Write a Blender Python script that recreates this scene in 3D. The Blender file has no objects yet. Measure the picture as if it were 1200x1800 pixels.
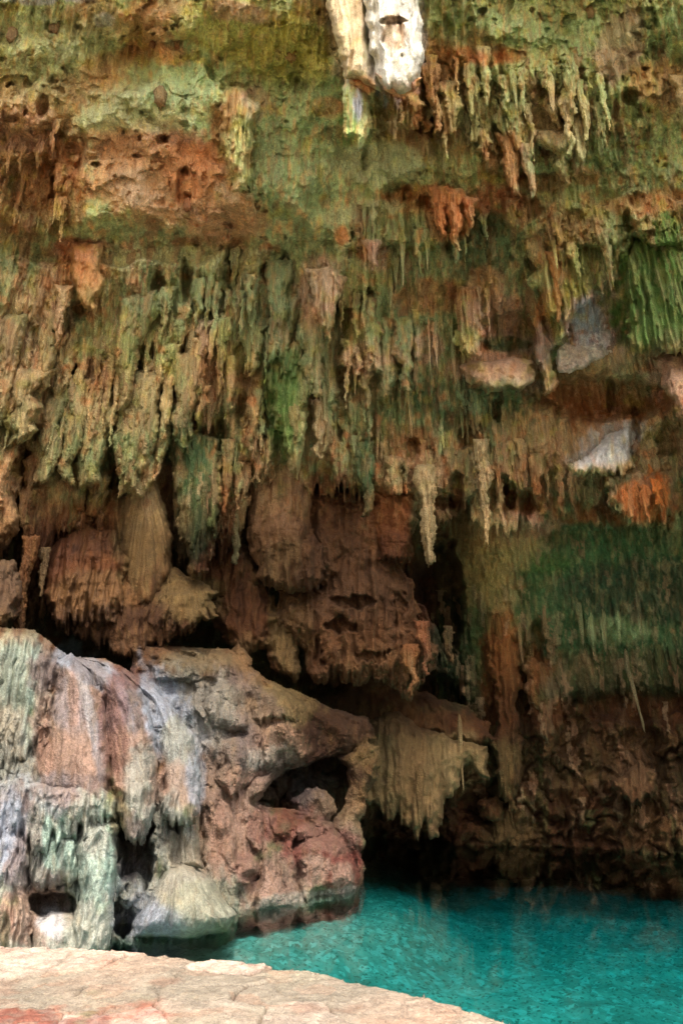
import bpy, math, time
import numpy as np
T0 = time.time()
R = math.radians
rng = np.random.default_rng(7)
C = bpy.context.scene.collection

# ------------------------------------------------------------------ camera, sky, sun, exposure
CAM = np.array([0.0, 0.0, 2.4]); PITCH = R(20); F = 1200.0
cd = bpy.data.cameras.new('camera'); cam = bpy.data.objects.new('camera', cd); C.objects.link(cam)
cam.location = CAM; cam.rotation_euler = (R(90) + PITCH, 0, 0)
cd.sensor_fit = 'VERTICAL'; cd.sensor_height = 36; cd.lens = 24; cd.clip_end = 2000; cd.clip_start = 0.05
bpy.context.scene.camera = cam

SUN_EL, SUN_AZ = R(57), R(172)          # azimuth clockwise from +Y (the sun stands behind the viewer)
world = bpy.data.worlds.new('World'); bpy.context.scene.world = world; world.use_nodes = True
wn = world.node_tree.nodes; wl = world.node_tree.links
sky = wn.new('ShaderNodeTexSky'); sky.sky_type = 'NISHITA'; sky.sun_disc = False
sky.sun_elevation = SUN_EL; sky.sun_rotation = SUN_AZ; sky.dust_density = 6.0; sky.ozone_density = 0.3
wl.new(sky.outputs[0], wn['Background'].inputs[0]); wn['Background'].inputs[1].default_value = 0.15
sd = bpy.data.lights.new('sun', 'SUN'); sd.energy = 0.85; sd.angle = R(6.0); sd.color = (1.0, 0.93, 0.82)
sun = bpy.data.objects.new('sun', sd); C.objects.link(sun)
sdir = np.array([math.sin(SUN_AZ) * math.cos(SUN_EL), math.cos(SUN_AZ) * math.cos(SUN_EL), math.sin(SUN_EL)])
from mathutils import Vector
sun.rotation_euler = Vector(sdir).to_track_quat('Z', 'Y').to_euler()
vs = bpy.context.scene.view_settings
vs.view_transform = 'Standard'; vs.look = 'None'; vs.gamma = 1.0; vs.use_curve_mapping = False
vs.exposure = 1.65
cy = bpy.context.scene.cycles
cy.diffuse_bounces = 4; cy.max_bounces = 10; cy.transparent_max_bounces = 12
cy.use_denoising = True; cy.denoising_prefilter = 'NONE'

# ------------------------------------------------------------------ maths helpers
f32 = np.float32
def ray(px, py):
    vx = (px - 600) / F; vz = (900 - py) / F
    return vx, math.cos(PITCH) - math.sin(PITCH) * vz, math.sin(PITCH) + math.cos(PITCH) * vz
def at(px, py, Y):
    x, y, z = ray(np.asarray(px, float), np.asarray(py, float)); t = Y / y
    return np.stack([CAM[0] + x * t, CAM[1] + y * t, CAM[2] + z * t], -1)
_p = rng.permutation(256).astype(np.int32); _g = rng.normal(size=(256, 3)); _g = (_g / np.linalg.norm(_g, axis=1)[:, None] * 1.5).astype(f32)
def pn(x, y, z=0.0):
    x, y, z = np.broadcast_arrays(np.asarray(x, f32), np.asarray(y, f32), np.asarray(z, f32))
    xi = np.floor(x).astype(np.int32); yi = np.floor(y).astype(np.int32); zi = np.floor(z).astype(np.int32)
    xf = x - xi; yf = y - yi; zf = z - zi
    u = xf * xf * (3 - 2 * xf); v = yf * yf * (3 - 2 * yf); w = zf * zf * (3 - 2 * zf)
    out = 0
    for dx in (0, 1):
        wx = u if dx else 1 - u
        a = _p[(xi + dx) & 255]
        for dy in (0, 1):
            wy = v if dy else 1 - v
            b = _p[(a + yi + dy) & 255]
            for dz in (0, 1):
                g = _g[_p[(b + zi + dz) & 255]]
                out = out + wx * wy * (w if dz else 1 - w) * (g[..., 0] * (xf - dx) + g[..., 1] * (yf - dy) + g[..., 2] * (zf - dz))
    return out
def fbm(x, y, z=0.0, o=3):
    s = 0; a = 1
    for k in range(o):
        s = s + a * pn(x * 2.03 ** k + 17 * k, y * 2.03 ** k + 5 * k, z * 2.03 ** k); a *= .5
    return s
def ridge(n): return 1 - 2 * np.minimum(np.abs(n) * 1.8, 1)
def worley(x, y, jit=.9):
    xi = np.floor(x); yi = np.floor(y)
    d1 = np.full(x.shape, 9., f32); d2 = d1.copy(); cid = np.zeros(x.shape, f32)
    for ox in (-1, 0, 1):
        for oy in (-1, 0, 1):
            cx = xi + ox; cy_ = yi + oy
            h = _p[(_p[cx.astype(int) & 255] + cy_.astype(int)) & 255]; h2 = _p[(h + 57) & 255]
            d = np.hypot(cx + .5 + jit * (h / 255 - .5) - x, cy_ + .5 + jit * (h2 / 255 - .5) - y)
            nearer = d < d1
            d2 = np.where(nearer, d1, np.minimum(d2, d)); cid = np.where(nearer, h / 255., cid); d1 = np.where(nearer, d, d1)
    return d1, d2 - d1, cid
def sst(a, b, x):
    t = np.clip((x - a) / (b - a), 0, 1); return t * t * (3 - 2 * t)
def sdf(poly, X, Y):                      # >0 inside
    P = np.asarray(poly, float); Q = np.roll(P, -1, 0)
    d = np.full(X.shape, 1e9); ins = np.zeros(X.shape, bool)
    for (x0, y0), (x1, y1) in zip(P, Q):
        ex, ey = x1 - x0, y1 - y0; L = ex * ex + ey * ey + 1e-9
        t = np.clip(((X - x0) * ex + (Y - y0) * ey) / L, 0, 1)
        d = np.minimum(d, (X - x0 - t * ex) ** 2 + (Y - y0 - t * ey) ** 2)
        c = (y0 <= Y) != (y1 <= Y)
        if abs(ey) > 1e-9:
            ins ^= c & (X < x0 + (Y - y0) / ey * ex)
    return np.where(ins, 1, -1) * np.sqrt(d)
def lattice(xs, ys, tab, X, Y):           # smooth interpolation of a table of depths
    tab = np.asarray(tab, float)
    def idx(v, k):
        k = np.asarray(k, float); v = np.clip(v, k[0], k[-1] - 1e-6); i = np.searchsorted(k, v, side='right') - 1
        t = (v - k[i]) / (k[i + 1] - k[i]); return i, .5 * t + .5 * t * t * (3 - 2 * t)
    i, u = idx(X, xs); j, v = idx(Y, ys)
    return (tab[j, i] * (1 - u) + tab[j, i + 1] * u) * (1 - v) + (tab[j + 1, i] * (1 - u) + tab[j + 1, i + 1] * u) * v

# ------------------------------------------------------------------ mineral and moss colours of the rock by region of the cave, with light and shade painted in
def lin(c):
    c = np.asarray(c, float) / 255; return np.where(c < .04045, c / 12.92, ((c + .055) / 1.055) ** 2.4)
PAL = {'p': (216, 170, 124), 'G': (134, 144, 100), 'g': (64, 88, 54), 'd': (48, 62, 42), 'y': (156, 152, 80), 'b': (82, 110, 52), 'n': (120, 138, 100),
       'T': (180, 150, 112), 'P': (198, 162, 138), 'q': (204, 160, 134), 'O': (184, 122, 72), 'R': (130, 80, 50), 'B': (128, 84, 46), 'K': (70, 42, 26),
       'W': (238, 236, 230), 'U': (184, 190, 198), 'C': (222, 204, 170), 'M': (176, 206, 184), 'S': (150, 132, 124),
       'o': (206, 124, 58), 'r': (150, 82, 70), 'L': (178, 184, 140), 'F': (168, 150, 110), 'l': (190, 190, 172), 'k': (100, 70, 42)}
CX = np.arange(-300, 1501, 3.0); CY = np.arange(-400, 1751, 3.0)
GX, GY = np.meshgrid(CX, CY)
n1 = fbm(GX / 42, GY / 62, 3.3, 3); n2 = fbm(GX / 11, GY / 17, 9.1, 2); n3 = fbm(GX / 120, GY / 120, 1.7, 2)
CM = np.zeros(GX.shape + (4,)); 
# bed: vertical bands of regional tone
CM[..., :3] = lin(PAL['G'])
def paint(x, y, rx, ry, col, s=1.0, rot=0, soft=.22, wet=0.0, rag=.5):
    m = 1.9 * max(rx, ry)
    i0, i1 = np.searchsorted(CX, (x - m, x + m)); j0, j1 = np.searchsorted(CY, (y - m, y + m))
    if i1 <= i0 or j1 <= j0: return
    sl = np.s_[j0:j1, i0:i1]
    dx = GX[sl] - x; dy = GY[sl] - y; a = R(rot); c, q = math.cos(a), math.sin(a)
    r = np.hypot((dx * c + dy * q) / rx, (-dx * q + dy * c) / ry) + rag * (n1[sl] * .55 + n2[sl] * .45)
    w = (s * sst(1 + soft, 1 - soft, r))[..., None]
    CM[sl][..., :3] += w * (lin(PAL[col]) - CM[sl][..., :3])
    CM[sl][..., 3:] += w * (wet - CM[sl][..., 3:])
BLOBS = '''
600 1150 1100 330 B 1 0
300 1000 500 130 B 1 0
900 1250 420 260 k .6 0
-100 300 180 260 F .7 0
80 250 110 110 T .5 0
60 330 90 90 B .5 0
100 340 60 70 B .5 10
30 230 60 40 P .7 0
90 90 90 70 L .6 0
170 30 60 30 F .8 0
185 36 18 12 W .8 0
60 -2 50 10 W .8 0
140 -4 30 8 W .8 0
270 60 70 60 O .6 30
300 40 60 45 T .7 20
210 120 70 30 O .3 0
230 150 130 35 T .5 0
380 40 90 30 n .8 0
430 60 120 60 y .6 10
500 100 90 60 y .6 0
420 20 60 18 P .6 10
560 20 45 22 T .8 20
540 70 50 70 y .5 0
310 150 90 45 n .9 20
270 185 90 40 L 1 10
240 210 100 35 L .9 0
330 200 80 60 n .8 0
350 110 60 25 n .8 35
300 100 30 18 B .6 0
240 260 110 50 T .6 0
290 290 120 70 P .9 20
330 320 90 60 O .65 30
250 310 60 40 C .6 0
330 320 40 40 O .7 30
390 380 50 40 O .6 0
360 390 110 35 P .8 0
400 350 40 60 C .5 0
280 360 60 30 C .7 0
220 390 60 30 G .7 0
300 400 60 20 n .8 0
180 280 30 60 n .6 0
110 290 40 60 B .5 0
325 330 14 50 K .8 5
310 210 12 8 R .7 0
410 230 40 90 B .75 8
420 270 26 70 y .5 5
445 180 26 30 P .8 0
575 190 30 18 O .8 0
500 250 100 130 n .6 0
520 380 90 90 n .6 0
660 290 80 35 L 1 5
640 370 70 16 L .8 -10
700 240 60 60 G .7 0
760 150 60 90 B .75 0
700 200 60 60 B .5 0
860 95 60 18 O .85 0
840 80 30 30 R .5 0
790 210 90 80 B .45 0
900 180 140 60 G .5 0
960 210 40 60 T .5 10
1010 240 40 70 F .5 10
880 290 40 60 B .75 0
1090 80 38 60 C 1 25
1050 60 130 30 n .8 0
900 50 130 40 n .6 0
1160 150 60 40 O .45 0
1190 180 40 40 F .6 0
1100 290 110 60 n .7 0
1180 60 60 50 n .8 0
790 380 45 50 O .95 0
730 350 50 25 O .7 0
860 350 60 25 R .8 0
900 370 60 25 R .6 0
960 320 50 20 R .5 0
1030 310 30 16 B .6 0
1120 360 70 18 O .4 0
1180 360 60 30 O .4 0
850 430 70 50 g .45 0
840 450 60 40 n .9 0
700 420 70 60 G .5 0
600 415 12 18 O .8 0
660 450 26 26 P .8 0
640 440 14 20 O .7 0
960 430 40 40 T .6 0
1000 480 60 60 y .5 0
1010 400 50 30 B .5 0
560 510 40 55 P .8 0
560 500 30 40 C .5 0
545 560 18 30 O .5 0
495 590 16 26 P .9 0
490 570 12 12 O .8 0
40 450 60 25 n .7 0
150 440 60 20 P .8 0
160 460 60 35 O .6 0
150 510 32 50 O .9 0
85 520 22 60 T .8 0
110 560 18 50 P .6 0
230 450 60 25 L .9 0
350 450 120 24 L .8 0
130 430 30 14 R .8 0
320 425 20 9 R .8 0
60 600 80 90 T .5 0
20 640 50 80 P .35 0
220 520 100 70 G .5 0
320 560 100 90 n .5 0
240 640 120 90 y .4 0
100 700 120 80 T .55 0
170 660 20 40 R .6 0
200 640 18 30 R .4 0
260 700 60 60 F .8 0
350 620 30 50 T .7 0
350 710 40 70 F .6 0
60 760 70 60 F .6 0
130 820 100 70 G .5 0
60 870 60 60 F .5 0
10 760 20 40 g .4 0
110 720 16 40 g .5 0
400 700 60 80 B .6 0
440 640 50 50 B .5 0
370 640 20 30 R .5 0
420 600 40 60 y .5 0
500 700 36 100 b .95 0
500 640 30 60 n .5 0
460 560 50 80 n .6 0
545 720 30 70 F .8 0
560 780 30 40 T .6 0
600 600 60 70 B .4 0
560 640 30 60 G .6 0
340 790 40 60 g .7 0
330 880 50 110 g .9 0
400 750 24 60 g .6 0
390 880 30 70 R .5 0
640 560 40 100 y .5 0
640 660 60 60 T .4 0
660 630 60 30 P .5 0
700 560 70 60 n .8 0
760 520 60 30 O .5 0
750 610 30 30 P .7 0
700 690 70 40 B .5 0
830 580 34 66 y .7 0
830 560 40 30 g .5 0
870 545 50 40 P .8 0
850 500 40 30 T .8 0
800 510 30 16 R .7 0
880 610 60 30 S .6 0
910 560 50 40 B .4 0
870 650 90 34 O .45 0
870 655 90 34 P .6 0
910 680 70 16 C .8 0
890 605 40 12 g .8 0
720 700 80 50 g .6 0
840 720 130 50 g .85 0
830 700 60 30 n .8 0
700 660 40 20 n .6 0
960 560 20 60 O .85 5
955 610 18 50 S .8 5
1000 540 44 60 y .8 0
1000 560 30 40 b .5 0
1040 580 60 60 S 1 0
1050 575 45 50 U .9 -20
1090 560 36 100 P .75 0
1085 600 20 60 S .7 0
1160 510 90 120 b 1 0
1160 560 60 70 g .4 0
1140 630 40 20 O .4 0
1060 650 110 40 F .8 0
1000 700 70 60 B .6 0
1050 700 110 30 B .7 0
1120 690 60 60 G .5 0
1190 700 50 120 P .9 -8
1080 740 140 50 B .8 0
1000 760 130 50 B .8 0
1060 790 90 40 T .6 0
940 770 70 60 F .7 0
1150 780 60 60 F .8 0
1075 785 64 36 W 1 -25
1040 805 40 20 W .8 -10
930 840 70 50 B .6 0
1090 850 100 40 T .6 0
1080 850 60 16 g .6 0
1130 875 40 34 O .9 0
1150 860 26 30 o 1 0
1110 890 24 30 O .8 0
740 820 50 80 k .6 0
760 880 30 100 T .6 0
820 830 60 100 k .6 0
840 860 20 90 F .7 0
700 780 60 40 B .7 0
640 840 18 70 g .9 0
660 780 30 30 g .5 0
30 860 50 80 R .6 0
15 900 30 100 T .6 0
10 1020 50 60 S .8 0
100 1000 60 60 R .7 0
130 960 70 70 B .8 0
170 1030 90 60 O .5 0
170 1050 90 50 T .6 0
90 960 40 60 R .6 0
270 930 60 110 T .85 0
250 940 50 90 F .7 0
330 1050 60 50 F .9 0
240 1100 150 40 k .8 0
350 1070 50 30 F .6 0
60 1080 34 60 B .8 0
40 1110 40 40 S .6 0
480 900 70 120 T .7 0
480 960 60 50 P .5 0
500 990 40 40 n .5 0
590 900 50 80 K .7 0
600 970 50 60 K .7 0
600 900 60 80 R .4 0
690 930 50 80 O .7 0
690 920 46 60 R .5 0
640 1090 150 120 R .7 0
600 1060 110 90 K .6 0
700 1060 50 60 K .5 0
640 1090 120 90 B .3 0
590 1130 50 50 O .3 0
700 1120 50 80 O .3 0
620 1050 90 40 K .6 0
660 1180 90 40 T .5 0
720 1200 20 40 T .7 0
510 1080 40 60 F .7 0
740 920 18 80 F .9 0
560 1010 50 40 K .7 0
860 960 90 60 T .8 0
840 1010 70 50 F .9 0
900 930 90 30 P .6 0
930 990 70 50 F .7 0
1050 1000 180 60 g 1 0
950 980 60 30 b .4 0
900 1060 120 30 g .9 0
1080 950 150 30 g .9 0
1000 1150 220 110 g .95 0
1150 1040 150 60 d .9 0
1100 1180 180 80 g .9 0
820 1150 60 120 g .7 0
880 1180 40 110 B .95 0
950 1230 40 90 B .95 0
1025 1180 18 30 T .9 0
1000 1230 50 60 g .9 0
1080 1110 50 26 G .8 0
1100 1280 200 60 B 1 0
1050 1360 240 80 F .35 0
1030 1390 70 40 T .6 0
1110 1370 40 50 P .6 0
1000 1440 260 60 B .8 0
870 1410 50 40 F .8 0
900 1460 60 30 F .7 0
1150 1450 90 40 T .4 0
760 1430 120 60 B .9 0
730 1350 90 110 F 1 0
720 1340 30 110 O .3 0
760 1380 26 60 T .5 0
640 1300 60 60 F .6 0
810 1330 30 60 C .7 0
860 1340 60 40 F .7 0
700 1270 160 24 B .8 0
560 1230 120 24 G .6 10
450 1150 150 60 B .8 0
510 1130 40 60 F .8 0
430 1180 40 70 T .7 0
330 1190 90 50 k .9 0
350 1160 60 30 F .5 0
560 1280 70 70 K .8 0
610 1260 60 50 k .8 0
480 1240 80 50 F .8 0
400 1260 90 80 S .8 0
430 1290 60 60 T .5 0
400 1340 70 90 S .8 0
390 1400 60 60 P .6 0
490 1310 50 40 P .8 0
480 1340 50 30 l .5 0
550 1370 110 40 K .7 0
560 1400 50 40 S .8 0
440 1385 60 34 P .7 0
600 1440 60 60 T .6 0
380 1480 60 100 P .7 0
400 1480 40 90 q .6 0
400 1430 26 80 q .6 10
440 1450 40 60 P .8 0
455 1450 20 30 r .4 0
430 1560 90 50 P .9 0
470 1530 60 50 r .3 0
500 1550 50 60 P .8 0
520 1460 50 50 r .5 0
570 1500 70 50 r .75 20
600 1520 50 60 r .8 0
555 1530 26 30 P .9 0
580 1470 60 30 P .4 0
600 1540 20 24 P .8 0
540 1580 110 14 l .6 -8
360 1300 60 110 T .3 0
330 1250 80 80 l .5 30
-60 1220 160 130 C .9 0
40 1230 60 130 l 1 0
20 1250 60 120 C .6 0
30 1180 60 60 M .5 0
55 1250 10 90 M .5 5
56 1262 5 20 b .7 0
75 1230 14 110 q .5 4
-60 1450 200 160 l .9 0
110 1180 60 40 S .9 0
150 1280 70 130 P .9 0
130 1240 36 60 U .4 0
130 1350 60 70 P .8 0
130 1230 10 50 q .6 0
80 1330 16 50 q .8 0
155 1240 10 80 W .4 -12
175 1320 12 60 U .4 -6
180 1190 60 24 U .9 30
120 1150 24 30 U .9 50
160 1180 50 20 S .6 35
240 1240 60 70 S .9 20
235 1190 40 20 r .35 20
225 1260 10 60 U .3 -15
230 1340 50 60 P .8 0
200 1280 26 90 r .4 0
250 1400 34 90 l .8 0
265 1250 9 90 U .7 -12
300 1270 40 90 U .9 -20
290 1240 40 40 U .8 -30
330 1300 40 40 W .45 0
320 1340 30 90 l .9 -10
300 1390 46 50 P .7 0
345 1370 18 60 U .7 0
60 1400 80 40 U .5 0
120 1390 70 30 S .7 0
30 1450 50 70 S .9 0
20 1470 26 80 U .9 0
60 1530 50 70 S .8 0
70 1480 20 80 l .6 0
110 1480 16 50 M .7 10
85 1480 12 50 M .7 0
150 1490 40 90 l .9 0
130 1500 16 36 M .7 0
190 1480 30 90 M .45 0
170 1520 34 80 l .8 0
215 1450 20 40 F .7 0
180 1560 50 60 M .5 0
200 1530 16 60 M .6 0
110 1640 150 50 l .9 0
60 1610 60 50 P .8 0
90 1620 26 30 W .8 0
10 1620 14 50 q .6 0
8 1640 10 40 g .6 0
235 1580 40 60 U .6 0
240 1500 40 70 S .7 0
300 1470 44 70 l .9 0
320 1500 30 40 C .6 0
330 1500 24 30 C .2 0
310 1590 110 60 l 1 0
610 60 36 90 C 1 0
690 60 50 110 W 1 0
690 55 20 36 O .8 0
640 148 22 14 O .9 20
705 158 34 16 q .9 0
705 162 24 12 O .6 0
628 185 9 30 U .9 0
612 220 18 40 b .7 0
340 1570 70 50 C .35 0
270 1620 60 30 U .8 0
360 1600 70 50 L .3 0
250 1600 30 40 U .6 0
'''
for ln in BLOBS.strip().splitlines():  # white blobs along the upper left edge are painted-in glints
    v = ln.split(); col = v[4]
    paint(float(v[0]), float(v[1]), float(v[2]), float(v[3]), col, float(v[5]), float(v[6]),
          wet=.9 if (col in 'UW' and float(v[0]) > 900) else 0.0)  # pale glossy blobs on the right paint in wet glints of the sky
# drip-wise streaks of tan, ochre and dark mineral over everything, stronger on the ceiling
def streak(n, lo, hi, col, s, m=1.0):
    w = (s * sst(lo, hi, n) * m)[..., None]; CM[..., :3] += w * (lin(col) - CM[..., :3])
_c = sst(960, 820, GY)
sa = fbm(GX / 9, GY / 42, 31, 3); sb = fbm(GX / 24, GY / 30, 37, 3); sc = fbm(GX / 7, GY / 12, 41, 2); sd2 = fbm(GX / 15, GY / 60, 47, 3)
streak(sa, .15, .6, (186, 150, 100), .55, .35 + .65 * _c)
streak(-sa, .2, .6, (110, 70, 42), .5, .4 + .6 * _c)
streak(sb, .2, .7, (150, 140, 66), .5, _c)
streak(-sb, .3, .7, (186, 120, 74), .45, _c * sst(200, 420, GY + 300 * (GX < 0)))
streak(sd2, .3, .7, (78, 96, 46), .45, _c)
streak(sc, .35, .7, (206, 176, 130), .4, .3 + .7 * _c)
streak(-sc, .4, .7, (88, 56, 36), .5, .3 + .7 * _c * sst(150, 500, GY))
for b_ in ((1090, 82, 38, 62, 'C', .85, 25), (1050, 60, 90, 24, 'n', .4, 0), (660, 288, 74, 34, 'L', .75, 0), (640, 372, 60, 14, 'L', .7, -10), (240, 212, 90, 28, 'L', .6, 0), (300, 150, 60, 30, 'n', .5, 0), (275, 315, 120, 75, 'p', .75, 10), (245, 330, 50, 34, 'C', .4, 0), (225, 245, 60, 20, 'p', .5, 0), (60, 215, 60, 30, 'p', .4, 0), (180, 60, 60, 30, 'L', .4, 0),
           (395, 392, 70, 42, 'p', .7, 0), (335, 300, 60, 55, 'O', .45, 20), (240, 455, 60, 20, 'L', .6, 0), (350, 452, 90, 18, 'L', .5, 0), (150, 470, 44, 40, 'O', .35, 0), (800, 380, 40, 46, 'O', .35, 0), (1130, 875, 44, 34, 'o', .5, 0),
           (860, 955, 90, 50, 'F', .75, 10), (850, 1020, 70, 50, 'F', .5, 30), (1100, 1190, 160, 50, 'k', .4, 0), (900, 1180, 60, 90, 'B', .5, 0), (1165, 510, 80, 110, 'b', .6, 0), (500, 710, 34, 90, 'b', .6, 0), (345, 880, 40, 100, 'g', .5, 0), (520, 90, 90, 50, 'y', .5, 0)):
    paint(b_[0], b_[1], b_[2], b_[3], b_[4], b_[5], b_[6])
light_gain = 1 + .5 * _c * (1 + 1.6 * sst(520, 260, GY)) * (1 + .3 * sst(200, 60, GY)) + .9 * sst(760, 860, GX) * sst(880, 930, GY) * sst(1290, 1020, GY + 40 * n1)  # ceiling and right vault painted lighter to stand in for light
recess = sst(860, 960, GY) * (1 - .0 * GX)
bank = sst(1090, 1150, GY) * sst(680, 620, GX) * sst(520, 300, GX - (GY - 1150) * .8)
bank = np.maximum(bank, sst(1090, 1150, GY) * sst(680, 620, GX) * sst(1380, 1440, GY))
light_gain = light_gain * (1 - .56 * bank) * (1 + .35 * bank * sst(260, 200, GX) * sst(1340, 1400, GY)) * (1 - .66 * recess * (1 - bank) * np.maximum(sst(900, 780, GX), .9 * sst(1130, 1290, GY + 20 * n1)))  # bank toned down; shade of the recess and far wall painted into the colour
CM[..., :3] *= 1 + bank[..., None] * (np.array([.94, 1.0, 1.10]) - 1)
CM[..., :3] *= light_gain[..., None] * (1 + (recess * (1 - bank) * np.maximum(sst(1000, 820, GX), sst(1130, 1290, GY)))[..., None] * (np.array([.84, .70, .46]) - 1)); CM[..., :3] *= np.minimum(1, .62 / CM[..., :3].max(-1))[..., None]  # painted shade of the recess also shifts towards brown
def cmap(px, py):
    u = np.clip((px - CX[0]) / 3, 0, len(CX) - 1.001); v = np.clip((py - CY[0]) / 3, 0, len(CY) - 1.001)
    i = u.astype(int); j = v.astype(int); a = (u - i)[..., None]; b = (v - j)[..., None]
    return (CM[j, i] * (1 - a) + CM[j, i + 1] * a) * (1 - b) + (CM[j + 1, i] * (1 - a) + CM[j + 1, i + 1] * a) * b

# ------------------------------------------------------------------ materials
def new_mat(name):
    m = bpy.data.materials.new(name); m.use_nodes = True; nt = m.node_tree; nt.nodes.clear()
    out = nt.nodes.new('ShaderNodeOutputMaterial'); return m, nt, out
class N:
    def __init__(s, nt): s.nt = nt
    def __call__(s, typ, ins=None, **kw):
        n = s.nt.nodes.new('ShaderNode' + typ)
        for k, v in kw.items(): setattr(n, k, v)
        for k, v in (ins or {}).items():
            t = n.inputs[k]
            if isinstance(v, bpy.types.NodeSocket): s.nt.links.new(v, t)
            else: t.default_value = v
        return n
def math_(n, op, a, b=0.5, c=None):
    ins = {0: a, 1: b}
    if c is not None: ins[2] = c
    return n('Math', ins, operation=op).outputs[0]
def mix_(n, fac, a, b, mode='MIX'):
    m = n('Mix', data_type='RGBA', blend_type=mode)
    for i, v in ((0, fac), (6, a), (7, b)):
        if isinstance(v, bpy.types.NodeSocket): n.nt.links.new(v, m.inputs[i])
        else: m.inputs[i].default_value = v
    return m.outputs[2]
def rock_material(name, fine=1.0, disp=1.0, moss=0.5, stretch=.22):
    m, nt, out = new_mat(name); n = N(nt)
    geo = n('NewGeometry'); col = n('Attribute', attribute_name='Col')
    mp = n('Mapping', {'Vector': geo.outputs['Position'], 'Scale': (1, 1, stretch)})
    P = geo.outputs['Position']; V = mp.outputs[0]
    a = n('TexNoise', {'Vector': V, 'Scale': 3.2 * fine, 'Detail': 9.0, 'Roughness': .68, 'Distortion': .6})
    b = n('TexNoise', {'Vector': P, 'Scale': 14 * fine, 'Detail': 8.0, 'Roughness': .72})
    c = n('TexNoise', {'Vector': V, 'Scale': 7 * fine, 'Detail': 6.0, 'Roughness': .65, 'Distortion': .8})
    pit = n('TexVoronoi', {'Vector': P, 'Scale': 22 * fine, 'Randomness': 1.0})
    d = n('TexNoise', {'Vector': P, 'Scale': 34 * fine, 'Detail': 4.0, 'Roughness': .75})
    mv = n('Mapping', {'Vector': P, 'Scale': (1, 1, .12)})
    e = n('TexNoise', {'Vector': mv.outputs[0], 'Scale': 9 * fine, 'Detail': 6.0, 'Roughness': .7, 'Distortion': .3})
    r1 = n('MapRange', {0: math_(n, 'MULTIPLY_ADD', d.outputs[0], .9, math_(n, 'MULTIPLY_ADD', b.outputs[0], .7, a.outputs[0])), 1: 1.02, 2: 1.58, 3: 0.42, 4: 1.62}).outputs[0]
    base = mix_(n, 1.0, col.outputs['Color'], n('CombineColor', {0: r1, 1: r1, 2: r1}).outputs[0], 'MULTIPLY')
    # flecks of another mineral or of dry moss
    f1 = n('MapRange', {0: c.outputs[0], 1: .52, 2: .64, 3: 0, 4: .55 * moss}).outputs[0]
    base = mix_(n, f1, base, mix_(n, 1.0, col.outputs['Color'], (1.45, 1.2, .95, 1), 'MULTIPLY'))
    f2 = n('MapRange', {0: b.outputs[0], 1: .56, 2: .66, 3: 0, 4: .6 * moss}).outputs[0]
    base = mix_(n, f2, base, mix_(n, 1.0, col.outputs['Color'], (.50, .56, .42, 1), 'MULTIPLY'))
    f3 = n('MapRange', {0: b.outputs[0], 1: .44, 2: .36, 3: 0, 4: .4}).outputs[0]
    base = mix_(n, f3, base, mix_(n, 1.0, col.outputs['Color'], (1.75, 1.65, 1.5, 1), 'MULTIPLY'))
    f4 = n('MapRange', {0: e.outputs[0], 1: .53, 2: .66, 3: 0, 4: .75 * moss}).outputs[0]
    base = mix_(n, f4, base, mix_(n, 1.0, col.outputs['Color'], (.62, .46, .34, 1), 'MULTIPLY'))
    f5 = n('MapRange', {0: e.outputs[0], 1: .45, 2: .34, 3: 0, 4: .6 * moss}).outputs[0]
    base = mix_(n, f5, base, mix_(n, 1.0, col.outputs['Color'], (1.6, 1.45, 1.2, 1), 'MULTIPLY'))
    rough = n('MapRange', {0: col.outputs['Alpha'], 1: 0.0, 2: 1.0, 3: .88, 4: .22}).outputs[0]
    bs = n('BsdfPrincipled', {'Base Color': base, 'Roughness': rough, 'Specular IOR Level': .35})
    h = math_(n, 'MULTIPLY_ADD', a.outputs[0], .10 * disp, -.05 * disp)
    h = math_(n, 'MULTIPLY_ADD', b.outputs[0], .055 * disp, h)
    h = math_(n, 'MULTIPLY_ADD', d.outputs[0], .035 * disp, h)
    h = math_(n, 'MULTIPLY_ADD', e.outputs[0], .06 * disp * (moss > .4), h)
    h = math_(n, 'MULTIPLY_ADD', pit.outputs['Distance'], .03 * disp, h)
    dn = n('Displacement', {'Height': h, 'Midlevel': .03, 'Scale': 1.0})
    nt.links.new(bs.outputs[0], out.inputs[0]); nt.links.new(dn.outputs[0], out.inputs[2])
    m.displacement_method = 'BUMP'
    return m
M_CEIL = rock_material('mossy_limestone', 1.0, 1.0, .9)
M_ROCK = rock_material('cave_limestone', 1.0, .8, .6)
M_FLOW = rock_material('calcite_flowstone', 1.2, .42, .32, .22)

# ------------------------------------------------------------------ mesh builder
def set_props(o, **kw):
    for k, v in kw.items():
        if v is not None: o[k] = v
def link_mesh(name, V, Fq, mat, colr=None, loc=None, parent=None):
    V = np.asarray(V, float)
    if loc is None: loc = np.zeros(3)
    me = bpy.data.meshes.new(name)
    me.vertices.add(len(V)); me.vertices.foreach_set('co', (V - loc).astype(f32).ravel())
    Fq = np.asarray(Fq, np.int32); k = Fq.shape[1]
    me.loops.add(Fq.size); me.loops.foreach_set('vertex_index', Fq.ravel())
    me.polygons.add(len(Fq)); me.polygons.foreach_set('loop_start', np.arange(0, Fq.size, k, dtype=np.int32))
    me.polygons.foreach_set('use_smooth', np.ones(len(Fq), bool))
    me.update(calc_edges=True); me.validate()
    if colr is not None:
        at_ = me.attributes.new('Col', 'FLOAT_COLOR', 'POINT'); at_.data.foreach_set('color', np.asarray(colr, f32).ravel())
    me.materials.append(mat)
    o = bpy.data.objects.new(name, me); o.location = loc; C.objects.link(o)
    if parent is not None: o.parent = parent
    return o
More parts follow.
